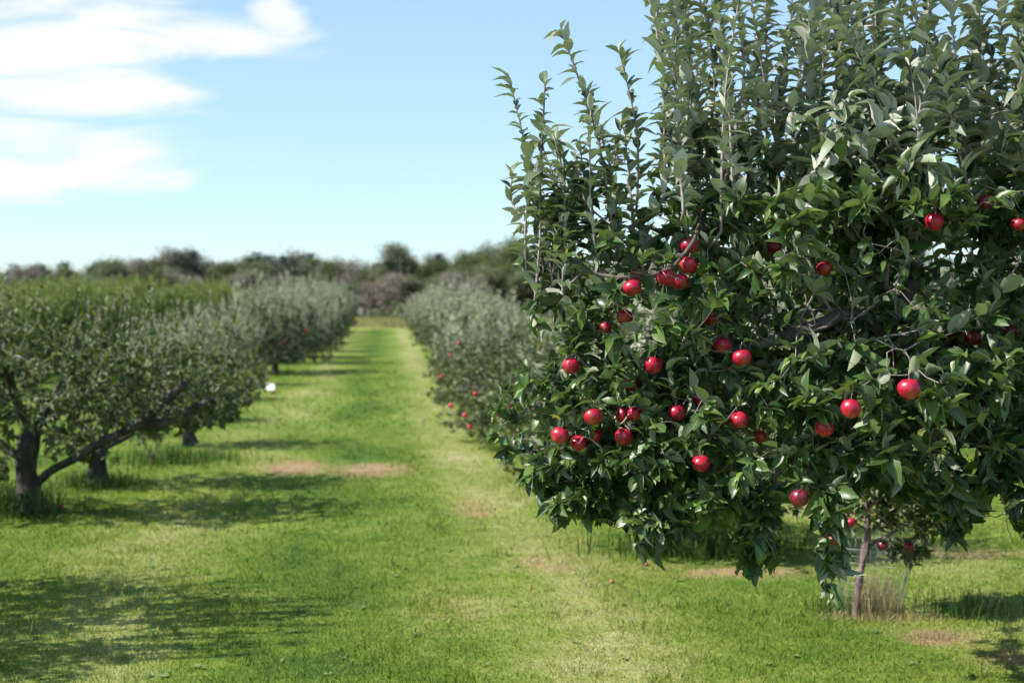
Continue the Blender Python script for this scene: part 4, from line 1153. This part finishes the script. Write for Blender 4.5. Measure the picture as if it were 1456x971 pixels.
def put_wood(kind_i, px, D, topy, label=None, sxy=1.0):
    k, p = wp[kind_i]
    if p.name in used: o = copy_tree(p)
    else: o = p; used.add(p.name)
    c = P(px, topy, D); gz = float(ground_z(c[0], D)); s = max(.25, (c[2]-gz)/9.3)
    o.location = (c[0], D, gz); o.scale = (s*sxy, s*sxy, s); o.rotation_euler = (0, 0, prng.uniform(0, 6.28))
    tag(o, label or wlabels[k], 'tree', 'trees of the distant wood' if label else 'distant woodland trees, '+k+' kind')
put_wood(4, 565, 150, 351, 'tallest rounded crown on a thin pale trunk above the end of the path', 1.1)
put_wood(0, 627, 152, 363, 'single dark pointed conifer right of the tallest crown above the path', 1.2)
put_wood(2, 705, 146, 352, 'big olive green domed tree on the skyline beside the large apple tree', 1.5)
put_wood(3, 668, 150, 366, 'lower olive green round tree left of the big olive dome', 1.2)
put_wood(7, 540, 148, 380, 'dull green broad tree just left of the tallest crown above the path', 1.3)
put_wood(1, 262, 150, 362, 'broad dark evergreen forming the highest hump of the skyline over the green rows', 1.9)
for px, k, dy in [(20,1,0),(55,0,2),(90,0,-2),(150,1,0),(165,0,4),(200,1,2),(225,0,-2),(300,1,6),(365,1,-3),(385,0,0),(405,0,2),(438,0,-4),(455,1,6),(735,1,4)]:
    put_wood(k, px, prng.uniform(150, 158), float(top_y(px))+dy-1, None, 1.3)
px = -190
while px < 1500:
    D = prng.uniform(140, 165)
    k = prng.choice([5, 5, 6, 7, 8, 3, 2, 0]) if px < 800 else prng.choice([2, 5, 7, 0])
    put_wood(k, px, D, float(top_y(px))+prng.uniform(-2, 9), None, 1.3)
    px += prng.uniform(7, 12) if px < 800 else 30
px = -190
while px < 1500:
    put_wood(prng.choice([7, 8, 2, 6, 8]), px, prng.uniform(128, 138), float(top_y(px))+prng.uniform(18, 36), None, 1.6)
    px += prng.uniform(13, 22) if px < 800 else 40
# undergrowth of the wood edge
n = 90000
yy = rg.uniform(124, 150, n); xx = rg.uniform(-60, 75, n)
hz = 1.9*(.55+.45*np.sin(xx*.7+1.3*np.sin(yy*.4)))*(.6+.4*np.sin(xx*2.1+yy)); zz = ground_z(xx, yy)+np.abs(hz)*rg.random(n)**.7*1.1
LN = rg.uniform(.2, .4, n)
ug = link('undergrowth', leaves_mesh(rg, np.stack([xx, yy, zz], 1), norm(rg.normal(size=(n, 3))), norm(np.array([0, 0, 1.])+rg.normal(0, .6, (n, 3))), LN, LN*.7, False, .1, .2), M['leaf_wood4'])
tag(ug, 'tangled undergrowth along the foot of the distant wood', 'undergrowth', kind='stuff')

# ------------------------------------------------------------------ sky, sun, camera
SUN_EL, SUN_AZ = 46.0, 262.0     # azimuth clockwise from +Y: the sun stands to the left, a little behind the camera
w = bpy.data.worlds.new('World'); sc.world = w; w.use_nodes = True
nt = w.node_tree; nt.nodes.clear(); L = nt.links
sky = nt.nodes.new('ShaderNodeTexSky'); sky.sky_type = 'NISHITA'; sky.sun_disc = False
sky.sun_elevation = math.radians(SUN_EL); sky.sun_rotation = math.radians(SUN_AZ)
sky.altitude = 100; sky.air_density = 1.0; sky.dust_density = .25; sky.ozone_density = 1.5
tc = nt.nodes.new('ShaderNodeTexCoord')
sp = nt.nodes.new('ShaderNodeSeparateXYZ'); L.new(tc.outputs['Generated'], sp.inputs[0])
def mth(op, a, b=None, c=None, clamp=False):
    n = nt.nodes.new('ShaderNodeMath'); n.operation = op; n.use_clamp = clamp
    for i, v in enumerate((a, b, c)):
        if v is None: continue
        if isinstance(v, (int, float)): n.inputs[i].default_value = v
        else: L.new(v, n.inputs[i])
    return n.outputs[0]
az = mth('ARCTAN2', sp.outputs[0], sp.outputs[1]); el = mth('ARCSINE', sp.outputs[2])
cv = nt.nodes.new('ShaderNodeCombineXYZ'); L.new(az, cv.inputs[0]); L.new(el, cv.inputs[1])
mp = nt.nodes.new('ShaderNodeMapping'); mp.inputs['Scale'].default_value = (8, 34, 1); mp.inputs['Rotation'].default_value = (0, 0, math.radians(-8)); L.new(cv.outputs[0], mp.inputs[0])
nz = nt.nodes.new('ShaderNodeTexNoise'); nz.inputs['Scale'].default_value = 1.0; nz.inputs['Detail'].default_value = 7; nz.inputs['Roughness'].default_value = .58; nz.inputs['Distortion'].default_value = .9; L.new(mp.outputs[0], nz.inputs['Vector'])
# cloud banks as soft ellipses (azimuth, elevation, half sizes, tilt) in radians
def azel(px, py):
    d = CR @ np.array([(px-728)/F, -(py-485.5)/F, -1.0]); d = d/np.linalg.norm(d); return math.atan2(d[0], d[1]), math.asin(d[2])
def bank(px, py, rx, ry, tilt, amt):
    a0, e0 = azel(px, py); m = nt.nodes.new('ShaderNodeMapping'); m.vector_type = 'TEXTURE'
    m.inputs['Location'].default_value = (a0, e0, 0); m.inputs['Rotation'].default_value = (0, 0, math.radians(tilt)); m.inputs['Scale'].default_value = (rx/F, ry/F, 1)
    L.new(cv.outputs[0], m.inputs[0]); l = nt.nodes.new('ShaderNodeVectorMath'); l.operation = 'LENGTH'; L.new(m.outputs[0], l.inputs[0])
    mr = nt.nodes.new('ShaderNodeMapRange'); mr.interpolation_type = 'SMOOTHSTEP'; L.new(l.outputs['Value'], mr.inputs[0]); mr.inputs[1].default_value = 1.25; mr.inputs[2].default_value = .3; mr.inputs[3].default_value = 0; mr.inputs[4].default_value = amt
    return mr.outputs[0]
banks = [bank(20, 248, 300, 44, 5, .95), bank(-60, 200, 280, 60, 3, .9), bank(120, 135, 230, 42, 2, .95), bank(60, 60, 260, 60, 4, 1.0), bank(290, 62, 170, 40, 3, .95), bank(395, 25, 45, 50, 60, .8), bank(-500, 150, 500, 160, 5, .9), bank(60, 15, 200, 45, 2, .85), bank(90, 100, 200, 30, 2, .75), bank(30, 190, 120, 26, 2, .65), bank(-20, 180, 90, 18, 0, .6)]
acc = banks[0]
for b in banks[1:]: acc = mth('MAXIMUM', acc, b)
dens = mth('ADD', acc, mth('MULTIPLY', mth('SUBTRACT', nz.outputs[0], .5), 2.8))
cr = nt.nodes.new('ShaderNodeMapRange'); cr.interpolation_type = 'SMOOTHSTEP'; L.new(dens, cr.inputs[0]); cr.inputs[1].default_value = .05; cr.inputs[2].default_value = 1.25
cm = mth('MULTIPLY', cr.outputs[0], mth('MINIMUM', mth('MULTIPLY', acc, 4.0), 1.0))
cloudc = (5.5, 5.55, 5.65)
SKYTINT = (.90, .98, 1.06)
tint = mixc(nt, .4, mixc(nt, 1.0, sky.outputs[0], SKYTINT, 'MULTIPLY'), (2.9, 4.3, 5.2))   # thin high haze evens the blue
mix = mixc(nt, cm, tint, cloudc)
bg = nt.nodes.new('ShaderNodeBackground'); bg.inputs['Strength'].default_value = .097; L.new(mix, bg.inputs[0])
wo = nt.nodes.new('ShaderNodeOutputWorld'); L.new(bg.outputs[0], wo.inputs[0])

sd = bpy.data.lights.new('sun', 'SUN'); sd.energy = 4.7; sd.angle = math.radians(.53); sd.color = (1.0, .96, .88)
so = bpy.data.objects.new('sun', sd); COL.objects.link(so)
a = math.radians(SUN_AZ); e = math.radians(SUN_EL)
dirv = Vector((math.sin(a)*math.cos(e), math.cos(a)*math.cos(e), math.sin(e)))
so.rotation_euler = dirv.to_track_quat('Z', 'Y').to_euler(); so.location = (-10, 0, 20)

cam = bpy.data.cameras.new('camera'); co = bpy.data.objects.new('camera', cam); COL.objects.link(co)
co.location = CAM; co.rotation_euler = camrot
cam.sensor_width = 36; cam.lens = F*36/1456
cam.clip_start = .05; cam.clip_end = 5000
cam.dof.use_dof = True; cam.dof.focus_distance = 5.0; cam.dof.aperture_fstop = 3.0
sc.camera = co
sc.view_settings.view_transform = 'Standard'; sc.view_settings.look = 'None'; sc.view_settings.gamma = 1; sc.view_settings.exposure = 1.0
sc.cycles.max_bounces = 6; sc.cycles.diffuse_bounces = 3; sc.cycles.glossy_bounces = 2; sc.cycles.transmission_bounces = 4; sc.cycles.transparent_max_bounces = 4
sc.cycles.use_denoising = True
sc.cycles.use_adaptive_sampling = True; sc.cycles.adaptive_threshold = .02
sc.cycles.sample_clamp_indirect = 6
